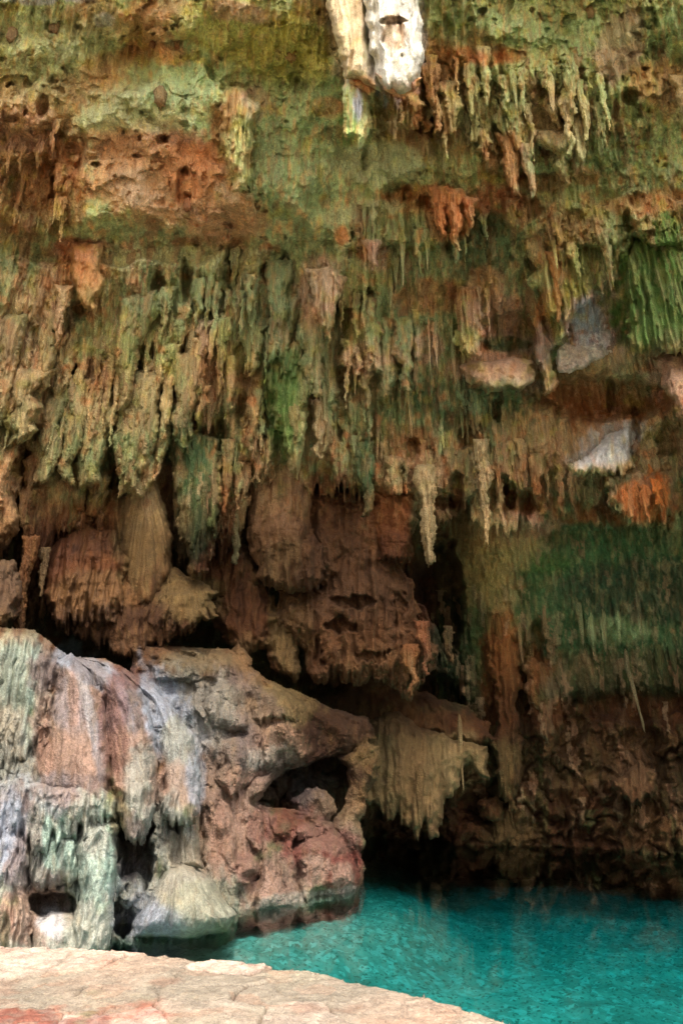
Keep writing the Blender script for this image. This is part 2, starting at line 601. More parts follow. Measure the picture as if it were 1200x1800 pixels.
def quads(mask):
    ny, nx = mask.shape; ids = -np.ones(mask.shape, np.int64); ids[mask] = np.arange(mask.sum())
    q = mask[:-1, :-1] & mask[1:, :-1] & mask[1:, 1:] & mask[:-1, 1:]
    return np.stack([ids[:-1, :-1][q], ids[1:, :-1][q], ids[1:, 1:][q], ids[:-1, 1:][q]], -1)

def JIT(X, Y): return 1.5 * np.sin(Y * .13 + X * .31 + 2 * np.sin(Y * .047 + X * .05)) * np.sin(Y * .071 - X * .41 + 1.3)
def splat(D, T, xs, ys, wob, teeth, MPP):
    """teeth: rows (cx, root y, tip y, half width px, strength, tint). D gets metres of relief, T the tint."""
    for cx, y0, y1, w, k, ti in teeth:
        lean = (cx - 600) / (y0 + 2397.)
        xa = min(cx, cx + lean * (y1 - y0)) - w * 1.6; xb = max(cx, cx + lean * (y1 - y0)) + w * 1.6
        i0, i1 = np.searchsorted(xs, (xa, xb)); j0, j1 = np.searchsorted(ys, (y0, y1))
        if i1 - i0 < 2 or j1 - j0 < 2: continue
        sl = np.s_[j0:j1, i0:i1]
        X = xs[None, i0:i1]; Y = ys[j0:j1, None]; s = (Y - y0) / (y1 - y0)
        hw = w * (1.0 - .45 * s) * np.clip(1 - s ** 3.2, 0, 1) ** .7 * (1 + .22 * np.sin(s * (5 + 9 * ((cx * 3.7) % 1)) + cx) + .12 * np.sin(s * (17 + 14 * ((cx * 5.3) % 1)) + 2 * cx)) + 1e-3
        dx = (X - cx - lean * (Y - y0) + wob[sl] * w * .6 + JIT(X, Y) * (1 + .16 * w)) / hw
        c = np.sqrt(np.clip(1 - dx * dx, 0, 1))
        h = k * w * MPP[sl] * (s ** .55) * c * (1 - .25 * s)
        m = h > D[sl]
        D[sl] = np.where(m, h, D[sl]); T[sl] = np.where(m & (c > .25), ti, T[sl])

def tint_apply(col, T, MPPn=None):
    """per-drip mineral variation: T<0 greener, T>0 paler tan, |T|>1 rust"""
    tan = lin((190, 162, 122)); green = lin((82, 104, 58)); rust = lin((146, 88, 56))
    a = np.clip(T, 0, 1)[..., None] * .5; b = np.clip(-T, 0, 1)[..., None] * .4; r = np.clip(T - 1, 0, 1)[..., None] * .7
    col[..., :3] = col[..., :3] * (1 - a - b) + tan * a + green * b
    col[..., :3] = col[..., :3] * (1 - r) + rust * r
    return col

def FLMASK(X, Y): return 1 - .8 * sst(100, 160, X) * sst(650, 600, X) * sst(480, 430, Y) * sst(100, 150, Y)
def shell(name, xs, ys, Yf, mask, mat, lump=(.35, .14, .05), flute=(.12, 26), teeth=(), edge=None, **props):
    X, Yy = np.meshgrid(xs, ys)
    Y = Yf(X, Yy)
    W = at(X, Yy, Y); rx, ry, rz = ray(X, Yy); MPP = Y / ry / F
    wx, wy, wz = W[..., 0], W[..., 1], W[..., 2]
    D = lump[0] * fbm(wx * .45, wy * .45, wz * .45, 2) + lump[1] * fbm(wx * 1.5, wy * 1.5, wz * .9, 2)
    D += lump[2] * fbm(wx * 5, wy * 5, wz * 1.8, 3) + .03 * np.abs(fbm(wx * 11, wy * 11, wz * 2.5, 2))
    D += .05 * FLMASK(X, Yy) * ridge(fbm((X - 600) / (Yy + 2397) * 2997 / 8, Yy / 60, 12.2, 2)) * sst(200, 420, Yy)
    wob = fbm(X / 30, Yy / 40, 4.4, 2)
    lamb = flute[1]
    U = (X - 600) / (Yy + 2397) * 2997
    D += FLMASK(X, Yy) * flute[0] * ridge(fbm(U / lamb + wob * .25, Yy / (lamb * 7), 2.2, 2)) * sst(-.7, .3, fbm(X / 160, Yy / 130, 7.7, 2))
    TD = np.zeros(D.shape); TT = np.zeros(D.shape)
    if len(teeth): splat(TD, TT, xs, ys, wob, teeth, MPP)
    Y = Y - D - TD * (1 + .35 * fbm(X / 7, Yy / 10, 6, 2))
    if edge is not None:
        s, ew, er = edge(X, Yy)
        t = 1 - np.clip(s / ew, 0, 1); Y = Y + er * (1 - np.sqrt(np.clip(1 - t * t, 0, 1)))
        mask = s > 0
    zz = at(X, Yy, Y)[..., 2]; Y = Y + 2.6 * np.clip(-zz - .06, 0, 2.0)
    P = at(X, Yy, Y)
    if mask is None: mask = np.ones(X.shape, bool)
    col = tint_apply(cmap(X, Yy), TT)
    o = link_mesh(name, P[mask], quads(mask), mat, col[mask])
    set_props(o, **props)
    return o, (xs, ys, Y)

def sample(depth, px, py):
    xs, ys, Y = depth
    i = int(np.clip(np.searchsorted(xs, px), 1, len(xs) - 1)); j = int(np.clip(np.searchsorted(ys, py), 1, len(ys) - 1))
    return float(np.median(Y[max(j - 3, 0):j + 4, max(i - 3, 0):i + 4]))

def relief(name, poly, Y0, Y1=None, bulge=.5, edge=(26, .5), lump=(.12, .06, .025), flute=(.05, 14, 7), fan=None, rag=(0, 12),
           warp=(5, 30), xs_slope=0.0, mat=None, S=2.0, thick=1.2, tint=None, teeth=None, parent=None, loc=None, wet=None, drape=0.0, carve=None, vst=1.0, crack=0.0, base=None, prof='round', under=1.0, **props):
    """a rock mass with a traced outline: front face of modelled relief, real thickness behind"""
    P0 = np.asarray(poly, float); Y1 = Y0 if Y1 is None else Y1
    x0, y0 = P0.min(0) - warp[0] - 4; x1, y1 = P0.max(0) + warp[0] + 4 + rag[0]
    xs = np.arange(x0, x1 + S, S); ys = np.arange(y0, y1 + S, S); X, Yy = np.meshgrid(xs, ys)
    sd_ = (abs(hash_(name + str(poly[0]))) % 97) * 1.37
    wx_ = X + warp[0] * fbm(X / warp[1], Yy / warp[1], sd_, 3); wy_ = Yy + warp[0] * .7 * fbm(X / warp[1], Yy / warp[1], sd_ + 9, 3)
    if rag[0]:
        ym = (P0[:, 1].max() + P0[:, 1].min()) / 2
        tooth = (1 - np.abs(pn(X / rag[1], Yy / (rag[1] * 9), sd_) * 2)) * .6 + .4 * pn(X / (rag[1] * 3.1), Yy / (rag[1] * 9), sd_ + 4)
        wy_ = wy_ - rag[0] * tooth * sst(ym, P0[:, 1].max(), Yy)
    s = sdf(poly, wx_, wy_); smax = max(s.max(), 8)
    mask = s > 0
    v = (Yy - P0[:, 1].min()) / (np.ptp(P0[:, 1]) + 1e-6)
    Y = Y0 + (Y1 - Y0) * np.clip(v, 0, 1) + xs_slope * (X - P0[:, 0].mean()) / 100
    if base is not None:
        bx, by, bY = base; bY = np.where(np.isnan(bY), np.nanmedian(bY), bY)
        ii = np.clip(np.searchsorted(bx, X[0]), 0, len(bx) - 1); jj = np.clip(np.searchsorted(by, Yy[:, 0]), 0, len(by) - 1)
        Yb = bY[np.ix_(jj, ii)]; Y = np.where(np.abs(Yb - np.median(Yb)) < 1.0, Yb, np.median(Yb)) + .06
        kk = np.ones(9) / 9
        for ax in (0, 1): Y = np.apply_along_axis(lambda r: np.convolve(np.pad(r, 4, 'edge'), kk, 'valid'), ax, Y)
    q = np.clip(s / smax, 0, 1); Y = Y - bulge * (np.sqrt(np.clip(1 - (1 - q) ** 2, 0, 1)) if prof == 'round' else .35 * np.sqrt(np.clip(1 - (1 - q) ** 2, 0, 1)) + .65 * sst(0, .45, q))
    t = 1 - np.clip(s / edge[0], 0, 1); Y = Y + edge[1] * (1 - np.sqrt(np.clip(1 - t * t, 0, 1)))
    W = at(X, Yy, Y); wx, wy, wz = W[..., 0] + sd_, W[..., 1], W[..., 2]
    rx, ry, rz = ray(X, Yy); MPP = Y / ry / F
    D = lump[0] * fbm(wx * .9, wy * .9, wz * .9, 2) + lump[1] * fbm(wx * 3, wy * 3, wz * 2.2 * vst, 2) + lump[2] * fbm(wx * 9, wy * 9, wz * 5 * vst, 2) + lump[2] * .35 * np.abs(fbm(wx * 19, wy * 19, wz * 9 * vst, 2))
    if crack:
        st = 1.8 * fbm(wx * 1.1, wy * 1.1, wz * 1.3 + 3, 3) + .35 * fbm(wx * 5, wy * 5, wz * 5, 2); D += crack * (np.floor(st) + sst(0, .18, st - np.floor(st)))
        d1_, e_, _c2 = worley(wx * 1.7 + .35 * fbm(wx * 3, wz * 3, 5, 2), wz * 1.7); D -= crack * .9 * sst(.05, 0, e_)
    wob = fbm(X / 26, Yy / 40, sd_, 2)
    fa, fl, fs = flute
    if fan is not None:
        ang = np.arctan2(X - fan[0], np.maximum(Yy - fan[1], 1)); U = ang * fan[2]
        D += fa * ridge(fbm(U / fl + wob * .3, np.hypot(X - fan[0], Yy - fan[1]) / (fl * fs), sd_, 2))
    else:
        U = (X - 600) / (Yy + 2397) * 2997
        D += fa * ridge(fbm(U / fl + wob * .3, Yy / (fl * fs), sd_, 2))
    if drape: D += drape * np.abs(np.sin(U / fl * 1.9 + wob * 1.5 + sd_)) ** .6
    TD = np.zeros(D.shape); TT = np.zeros(D.shape)
    if teeth is not None: splat(TD, TT, xs, ys, wob, teeth, MPP)
    for cv in (carve or ()):       # hollows: x, y, rx, ry, depth
        r = np.hypot((wx_ - cv[0]) / cv[2], (wy_ - cv[1]) / cv[3]) + .25 * fbm(X / 16, Yy / 20, 3, 2); D -= cv[4] * sst(1.05, .75, r)
    Y = Y - (D + TD) * np.clip(s / 6, 0, 1)
    zz = at(X, Yy, Y)[..., 2]; Y = Y + 6.5 * np.clip(-zz - .10, 0, .7) * under
    front = at(X, Yy, Y); th = thick * np.sqrt(np.clip(1 - (1 - np.clip(q * 1.6, 0, 1)) ** 2, 0, 1)) + .02
    back = at(X, Yy, Y + th + .3 * bulge)
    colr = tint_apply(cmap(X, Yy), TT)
    if tint is not None: colr[..., :3] = colr[..., :3] * (1 - tint[1]) + lin(PAL[tint[0]]) * tint[1]
    if wet is not None: colr[..., 3] = wet
    fq = quads(mask); nb = int(mask.sum())
    # coarse back: the same outline, reversed
    Vv = np.concatenate([front[mask], back[mask]]); Fq = np.concatenate([fq, fq[:, ::-1] + nb])
    cc = np.concatenate([colr[mask], colr[mask]])
    if loc is None: loc = front[mask].mean(0)
    o = link_mesh(name, Vv, Fq, mat or M_FLOW, cc, loc=loc if parent is None else np.zeros(3), parent=None)
    if parent is not None:
        o.parent = parent; o.matrix_parent_inverse = parent_inverse(parent)
    set_props(o, **props)
    o['_d'] = 0; del o['_d']
    return o, (xs, ys, np.where(mask, Y, np.nan))
def parent_inverse(p):
    from mathutils import Matrix
    return Matrix.Translation(p.location).inverted()
def hash_(s):
    h = 7
    for ch in s: h = (h * 31 + ord(ch)) % 1000003
    return h

def stalactite(px, pt, pb, w, Y, label, group=None, name='stalactite', tintc=None, seg=None, blunt=.25, mat=None, root=.5, knob=.16, cat='stalactite', tilt=0):
    """a hanging dripstone, round all the way: root at (px, pt), tip at pb, w = half width in photo pixels at its root"""
    top = at(px, pt, Y); x, y, z = ray(px, pb); zb = CAM[2] + z * Y / y
    L = top[2] - zb; ry = ray(px, pt)[1]; Rr = w * Y / ry / F
    seg = seg or int(np.clip(w * 2.2, 12, 34)); nr = int(np.clip((pb - pt) / 3.2, 12, 70)); L2 = L + root
    s = np.linspace(0, 1, nr)[:, None]; th = np.linspace(0, 2 * np.pi, seg, endpoint=False)[None]
    sv = np.clip((s * L2 - root) / L, 0, 1); sd_ = rng.uniform(0, 99); k1, k2 = rng.integers(3, 6), rng.integers(6, 10)
    prof = (1 + .2 * np.clip(1 - s * L2 / (root + .15 * L), 0, 1)) * ((1 - sv) ** .85 * (1 - blunt) + blunt) * np.sqrt(np.clip(1 - np.clip((sv - .9) / .1, 0, 1) ** 2, 0, 1)) + .004
    tw = rng.uniform(-1.2, 1.2)
    u = np.cos(th + tw * sv * .5) * 1.1; v_ = np.sin(th + tw * sv * .5) * 1.1
    nz = fbm(u * 1.3 + sd_, v_ * 1.3, s * L2 * 1.2, 2) * .38 + pn(u * 3 + sd_, v_ * 3, s * L2 * 2.0) * .28 + pn(u * 1.5, v_ * 1.5 + sd_, s * L2 * 6) * knob
    fl = .10 * np.cos(k1 * th + sd_ + tw * s) + .07 * np.cos(k2 * th + 2 * sd_)
    r = Rr * prof * (1 + nz + fl * 1.3) * np.sqrt(np.clip(s * nr / 4, .02, 1))
    zf = 1 - .22 * sst(.2, 1, s) * np.abs(pn(u * 1.6 + sd_, v_ * 1.6, 3.0))
    cx = Rr * .45 * pn(s * L2 * .9, sd_) + tilt * L * sv; cy_ = Rr * .45 * pn(s * L2 * .8, sd_ + 7)
    X = cx + r * np.cos(th); Yw = cy_ + r * np.sin(th) * .9; Z = (root - s * L2 * zf) + 0 * th
    V = np.stack([X, Yw, Z], -1).reshape(-1, 3)
    i = np.arange(nr - 1)[:, None] * seg; j = np.arange(seg)[None]; j2 = (j + 1) % seg
    Fq = np.stack([i + j, i + seg + j, i + seg + j2, i + j2], -1).reshape(-1, 4)
    pyv = pt + (pb - pt) * sv + 0 * th; pxv = px + (r * np.cos(th)) / Rr * w
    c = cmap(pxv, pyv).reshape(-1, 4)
    ti = rng.normal(0, .45) if tintc is None else 0
    T = np.full(len(c), ti) + .5 * np.repeat(sst(.75, 1, sv), seg)
    c = tint_apply(c, T)
    if tintc is not None: c[:, :3] = c[:, :3] * (1 - tintc[1]) + lin(PAL[tintc[0]]) * tintc[1]
    o = link_mesh(name, V + top, Fq, mat or M_CEIL, c, loc=top)
    set_props(o, label=label, category=cat, group=group)
    return o

# ------------------------------------------------------------------ the cave shell
def side(Y, X, Yy, xl=9.0, xr=14.0):
    rx, ry, rz = ray(X, Yy)
    lim = np.where(rx > 0, xr, xl) * ry / np.maximum(np.abs(rx), 1e-3)
    k = 1.2; h = np.clip(.5 + .5 * (lim - Y) / k, 0, 1)
    return lim * (1 - h) + Y * h - k * h * (1 - h) * .5
def grow(a, b, s0, g=1.18):
    out = [a]; s = s0; sg = 1 if b > a else -1
    while (b - out[-1]) * sg > 0: out.append(out[-1] + sg * s); s *= g
    return out[1:]
XS = np.array(sorted(grow(-110, -3000, 4)) + list(np.arange(-110, 1311, 2.0)) + grow(1310, 4200, 4))
XSC = np.array(sorted(grow(-70, -3000, 4)) + list(np.arange(-70, 1271, 1.5)) + grow(1270, 4200, 4))
LX = [-300, 0, 200, 400, 600, 800, 1000, 1200, 1500]
CEIL_Y = [-700, -300, 0, 150, 300, 450, 600, 750, 900, 1050]
CEIL_T = [[6] * 9, [7.5] * 9, [9.2, 9.0, 9.3, 9.5, 9.7, 10, 10, 9.5, 9], [10.2, 10.2, 10.8, 11, 11, 11, 11, 10.8, 10],
          [11.3, 11.5, 12, 11.9, 12.4, 12.3, 12.3, 12, 11], [12.5, 12.7, 13.1, 13.3, 13.5, 13.5, 13.5, 13, 12],
          [13.0, 13.2, 13.7, 14.1, 14.4, 15, 15.2, 14, 13], [13.5, 13.7, 14.5, 15.0, 15.4, 16, 16.8, 15.5, 14],
          [13.9, 14.2, 15.2, 15.8, 16.2, 17, 18, 17, 15], [14.3, 14.5, 16, 16.5, 17, 17.5, 18.5, 17.8, 15.5]]
def ceil_Y(X, Y): return side(lattice(LX, CEIL_Y, CEIL_T, X, Y), X, Y)

FR = [(-4500, -900), (5500, -900), (5500, 900), (1500, 880), (1200, 900), (1150, 905), (1100, 930), (1040, 905), (960, 890), (900, 915), (850, 915),
      (820, 860), (790, 900), (740, 900), (700, 862), (640, 880), (600, 840), (560, 855), (520, 845), (470, 830), (440, 860),
      (420, 940), (395, 965), (350, 960), (310, 960), (302, 850), (296, 770), (240, 762), (200, 775), (188, 870), (178, 945),
      (120, 925), (70, 985), (40, 960), (32, 850), (-40, 830), (-300, 860), (-4500, 860)]
YS1 = np.array(list(np.arange(-700, -40, 10.0)) + list(np.arange(-40, 1010, 1.5)))
def teeth_region(n, x0, x1, y0, y1, w0, w1, l0, l1, k=1.5, rust=.12):
    a = rng.random((n, 6)); x = x0 + a[:, 0] * (x1 - x0); tip = y0 + a[:, 1] * (y1 - y0); w = w0 + a[:, 2] ** 1.6 * (w1 - w0)
    l = l0 + (l1 - l0) * (.5 * a[:, 3] + .5 * a[:, 2]); t = rng.normal(0, .5, n); t[a[:, 4] < rust] = 1.5; t *= np.clip((w - 1) / 8, .25, 1)
    return np.stack([x, tip - l, tip, w, k * (.6 + .8 * a[:, 5]), t], -1)
TEETH = np.concatenate([
    teeth_region(260, 620, 1310, -60, 300, 2, 6, 14, 40, 1.0),
    teeth_region(160, -110, 600, -60, 200, 2, 5, 10, 26, .8),
    teeth_region(700, -110, 1310, 300, 900, 2, 5, 14, 40, 1.1),
    teeth_region(900, -70, 640, 470, 960, 2.2, 4.5, 30, 90, 2.2),
    teeth_region(500, 620, 1270, 400, 920, 2.2, 4.5, 26, 70, 2.2),
    teeth_region(160, 640, 1080, 150, 320, 2.2, 4.5, 26, 80, 2.2),
    teeth_region(120, 10, 130, 230, 420, 3, 8, 24, 60, 1.5, .3),
    teeth_region(620, -110, 460, 480, 730, 3, 12, 40, 130, 1.2),
    teeth_region(620, -110, 450, 700, 985, 3, 12, 50, 170, 1.3),
    teeth_region(380, 430, 640, 490, 870, 3, 12, 40, 120, 1.3),
    teeth_region(110, 350, 600, 30, 160, 3, 7, 16, 40, 1.1),
    teeth_region(300, 640, 1080, 150, 320, 3, 12, 30, 110, 1.7),
    teeth_region(140, 1030, 1310, 150, 400, 3, 9, 24, 70, 1.2),
    teeth_region(380, 620, 1310, 400, 620, 3, 11, 30, 100, 1.4),
    teeth_region(460, 580, 900, 560, 900, 3, 10, 26, 90, 1.5, .2),
    teeth_region(220, 880, 1310, 800, 930, 3, 11, 30, 100, 1.5, .3)])
# keep the smooth hollow, the ledge and the bright wet patches free of drips
def keep(t):
    x, y = t[0], t[2]
    if 120 < x < 445 and 90 < y < 430: return False
    if 445 < x < 620 and 170 < y < 470: return False
    if 620 < x < 740 and 255 < y < 330: return False
    if 960 < x < 1100 and 520 < y < 650: return False
    if 820 < x < 950 and 620 < y < 700: return False
    if 960 < x < 1180 and 650 < y < 800: return False
    if 1045 < x < 1130 and 30 < y < 140: return False
    return True
def keep2(x, y0, y1, w=0): return all(keep((x + d, 0, y0 + (y1 - y0) * v)) for v in (0, .35, .7, 1) for d in (-w, w))
TEETH = TEETH[[keep(t) for t in TEETH]]; TEETH = TEETH[np.argsort(TEETH[:, 3])]
def ceil_edge(X, Y):
    wx = X + 7 * fbm(X / 24, Y / 60, 3, 2)
    tooth = (1 - np.abs(pn(X / 9, Y / 90, 5) * 2)) * .6 + .5 * pn(X / 30, Y / 120, 8)
    s = sdf(FR, wx, Y - 46 * tooth * sst(640, 820, Y))
    return s, 14, .35
HOLLOWS = [(rng.uniform(-20, 1220), rng.uniform(440, 900), rng.uniform(8, 24), rng.uniform(14, 44), rng.uniform(.4, .9)) for _ in range(60)] + [(rng.uniform(640, 1220), rng.uniform(120, 440), rng.uniform(8, 26), rng.uniform(10, 30), rng.uniform(.3, .7)) for _ in range(26)]
PITS = [(rng.uniform(-20, 1220), rng.uniform(-10, 420), rng.uniform(2.5, 6.5)) for _ in range(80)] + [(325, 300, 9), (332, 345, 8), (285, 245, 10), (620, 412, 8), (345, 425, 9), (150, 330, 8), (95, 320, 9), (395, 200, 8), (400, 250, 9)]
def ceil_full(X, Y):
    d = ceil_Y(X, Y)
    # the raised dry plate upper left, with its broken step on the right
    s = sdf([(130, 440), (150, 200), (260, 150), (300, 95), (345, 110), (385, 160), (400, 240), (405, 330), (440, 350), (445, 420), (430, 440), (330, 430), (220, 455)], X + 16 * fbm(X / 38, Y / 38, 14, 3), Y + 16 * fbm(X / 38, Y / 38, 19, 3)) + 8
    d = d - (.5 + .35 * sst(400, 440, X)) * (sst(-2, 4, s) * sst(250, 400, X) + sst(-25, 25, s) * sst(400, 250, X)) * sst(440, 360, Y)
    # hollow behind the ledge on the right, and the dark gaps in the fringe
    for cx, cy_, a, b, h in ((1060, 700, 130, 42, 1.0), (900, 585, 60, 40, .7), (845, 430, 60, 60, .8), (1050, 560, 60, 70, .6), (830, 390, 30, 26, .6),
                             (60, 330, 50, 60, .5), (430, 640, 26, 40, .5), (600, 560, 30, 26, .4), (800, 870, 16, 40, .9), (895, 870, 12, 26, .8), (325, 330, 16, 42, .35), (75, 185, 12, 22, .25)):
        r = np.hypot((X - cx) / a, (Y - cy_) / b) + .25 * fbm(X / 25, Y / 25, 6, 2); d = d + h * sst(1.1, .7, r)
    for cx, cy_, a, b, h in HOLLOWS:
        m = (np.abs(X - cx) < 2 * a) & (np.abs(Y - cy_) < 2 * b)
        if m.any(): d[m] += h * sst(1.2, .5, np.hypot((X[m] - cx) / a, (Y[m] - cy_) / b) + .35 * fbm(X[m] / 12, Y[m] / 18, cx, 2))
    for cx, cy_, a in PITS:
        m = (np.abs(X - cx) < 4 * a) & (np.abs(Y - cy_) < 4 * a)
        if m.any():
            k_ = .6 + .9 * ((cx * 7.3) % 1); d[m] += .032 * a * sst(1.3, .3, np.hypot((X[m] - cx) / a / k_, (Y[m] - cy_) / a * k_) + .5 * fbm(X[m] / 7, Y[m] / 7, cx, 2))
    cm_ = sst(500, 420, Y)
    st = 1.6 * fbm(X / 90, Y / 70, 61, 3) + .3 * fbm(X / 16, Y / 14, 62, 2); d -= .13 * cm_ * (np.floor(st) + sst(0, .12, st - np.floor(st)))
    st = 2.2 * fbm(X / 40, Y / 34, 71, 3); d -= .05 * cm_ * (np.floor(st) + sst(0, .2, st - np.floor(st)))
    # tiers: each row of drips stands proud of the slope above it
    for yb, amp, x0, x1 in ((425, .35, 600, 1300), (455, -.3, -200, 600), (300, .4, 640, 1080), (610, .45, 920, 1100), (700, .4, 820, 1000), (740, .3, -200, 420), (860, .5, 560, 960)):
        yy = yb + 22 * fbm(X / 60, 0, yb, 2)
        d = d - amp * sst(yy - 90, yy - 4, Y) * sst(yy + 8, yy, Y) * sst(x0, x0 + 50, X) * sst(x1, x1 - 50, X)
    return d
o, CEIL = shell('cave_ceiling', XSC, YS1, ceil_full, None, M_CEIL, lump=(.55, .24, .06), flute=(.10, 22), teeth=TEETH, edge=ceil_edge, kind='structure')
print('ceiling', time.time() - T0)

YS0 = np.array(list(np.arange(-700, 690, 30.0)) + list(np.arange(690, 1560, 2.0)) + [1580, 1620, 1680])
WALL_Y = [-700, -500, -300, 0, 300, 650, 800, 900, 960, 1060, 1200, 1300, 1475, 1600, 1700]
WALL_T = [[6.02] * 9, [7.4] * 9, [9] * 9, [11.3] * 9, [14.2] * 9, [16, 16, 17, 17.5, 18, 18.5, 18.5, 17.5, 16],
          [15, 15.6, 17.4, 18, 19, 20, 18.6, 18, 16.5], [15, 15.6, 17, 18, 19, 20, 18.6, 18.2, 17],
          [15, 15.6, 16.6, 18, 19.4, 20.0, 19.2, 18.6, 17.4], [15, 16, 17, 18.6, 20.6, 21.2, 20.4, 19.8, 17.6],
          [16, 18, 21, 22, 22.6, 22.2, 22.0, 21.3, 18], [16, 18, 21, 22, 23, 22.8, 22.4, 21.6, 18],
          [16, 18, 21, 22.6, 23.6, 23.4, 22.8, 20.9, 17.5], [16, 18, 21, 22.6, 23.6, 23.4, 22.8, 20.9, 17.5], [16, 18, 21, 22.6, 23.6, 23.4, 22.8, 20.9, 17.5]]
def wall_Y(X, Y):
    d = side(lattice(LX, WALL_Y, WALL_T, X, Y), X, Y, 10, 14.6)
    for cx, cy_, a, b, h in ((770, 1060, 44, 110, 3.0), (760, 1240, 70, 60, 1.6), (700, 1470, 80, 50, 1.8), (840, 1420, 60, 26, .8), (1000, 1290, 26, 50, 1.2), (1110, 1240, 110, 34, .9), (940, 1180, 16, 90, .8), (1120, 1330, 60, 60, .7)):
        r = np.hypot((X - cx) / a, (Y - cy_) / b) + .3 * fbm(X / 30, Y / 30, 2, 2); d = d + h * sst(1.15, .6, r)
    r1, e, cid = worley(X / 52 + 1.1 * fbm(X / 60, Y / 60, 1, 3), Y / 50 + .9 * fbm(X / 50, Y / 50, 8, 3))
    d = d - sst(1230, 1340, Y) * (.4 * np.clip(1 - r1 * 1.3, 0, 1) + .5 * cid * sst(0, .3, e)) - .35 * sst(1100, 1250, Y) * fbm(X / 44, Y / 80, 55, 3)
    r1, e, cid = worley(X / 20 + .5 * fbm(X / 40, Y / 40, 3, 2), Y / 17)
    d = d - sst(1230, 1320, Y) * .16 * np.clip(1 - r1 * 1.5, 0, 1)
    return d
WT = np.concatenate([teeth_region(260, 760, 1310, 1060, 1150, 3, 8, 20, 60, 1.8, .1), teeth_region(160, 760, 1310, 1120, 1260, 4, 10, 30, 100, 1.8, .2),
                     teeth_region(260, 780, 1310, 1230, 1480, 3, 11, 20, 70, 1.6, .1), teeth_region(420, 800, 1310, 940, 1230, 2.5, 6, 20, 60, 2.0, .15), teeth_region(150, 880, 1310, 920, 1060, 3, 8, 20, 50, 1.6, .1),
                     teeth_region(90, 0, 500, 900, 1150, 5, 12, 50, 130, 1.5, .2)])
o, WALL = shell('cave_wall', XS, YS0, wall_Y, None, M_ROCK, lump=(.4, .24, .08), flute=(.14, 24), teeth=WT, kind='structure')
print('wall', time.time() - T0)
#MORE

# ------------------------------------------------------------------ pool bed, water, terrace
def bed():
    xs = np.array(grow(-9, -30, .3)[::-1] + list(np.arange(-9, 18, .06)) + grow(18, 34, .3)); ys = np.concatenate([np.arange(3.0, 16, .06), np.arange(16, 30, .15)])
    X, Y = np.meshgrid(xs, ys)
    z = -1.0 - .28 * sst(11, 18.5, Y) + .07 * fbm(X * .5, Y * .5, 2, 2) + .05 * fbm(X * 2, Y * 2, 5, 3)
    wl = []
    for px, py in ((-200, 1680), (0, 1668), (200, 1652), (330, 1646), (415, 1612), (530, 1592), (638, 1568), (645, 1550)):
        x, y, zr = ray(px, py); wl.append((-x / zr * CAM[2], -y / zr * CAM[2]))
    ds = sdf(wl + [(wl[-1][0], 40), (-30, 40), (-30, wl[0][1])], X, Y)
    z += .62 * sst(-2.6, -.2, ds)
    for f, a in ((2.3, .06), (5.1, .05)):
        d1, e, cid = worley(X * f + 5 * f, Y * f); z += .4 * a * (cid > .45) * np.clip(1 - d1 * 1.9, 0, 1) ** .5 * (.5 + cid)
    V = np.stack([X, Y, z], -1)
    m, nt, out = new_mat('pool_bed_limestone'); n = N(nt)
    P = n('NewGeometry').outputs['Position']
    v = n('TexVoronoi', {'Vector': P, 'Scale': 9.0}); v2 = n('TexVoronoi', {'Vector': P, 'Scale': 24.})
    a = n('TexNoise', {'Vector': P, 'Scale': .9, 'Detail': 9., 'Roughness': .7}); b = n('TexNoise', {'Vector': P, 'Scale': 12., 'Detail': 6., 'Roughness': .7})
    c = mix_(n, n('MapRange', {0: a.outputs[0], 1: .36, 2: .64}).outputs[0], (.20, .20, .16, 1), (.38, .38, .32, 1))
    c = mix_(n, n('MapRange', {0: v.outputs['Color'], 1: .66, 2: .70, 4: .6}).outputs[0], c, (.50, .49, .44, 1))
    c = mix_(n, n('MapRange', {0: v2.outputs['Color'], 1: .24, 2: .2, 4: .7}).outputs[0], c, (.08, .075, .05, 1))
    c = mix_(n, n('MapRange', {0: b.outputs[0], 1: .52, 2: .66, 4: .6}).outputs[0], c, (.13, .12, .08, 1))
    bs = n('BsdfPrincipled', {'Base Color': c, 'Roughness': .9}); nt.links.new(bs.outputs[0], out.inputs[0])
    o = link_mesh('pool_bed', V.reshape(-1, 3), quads(np.ones(X.shape, bool))[:, ::-1], m); o['kind'] = 'structure'
bed()
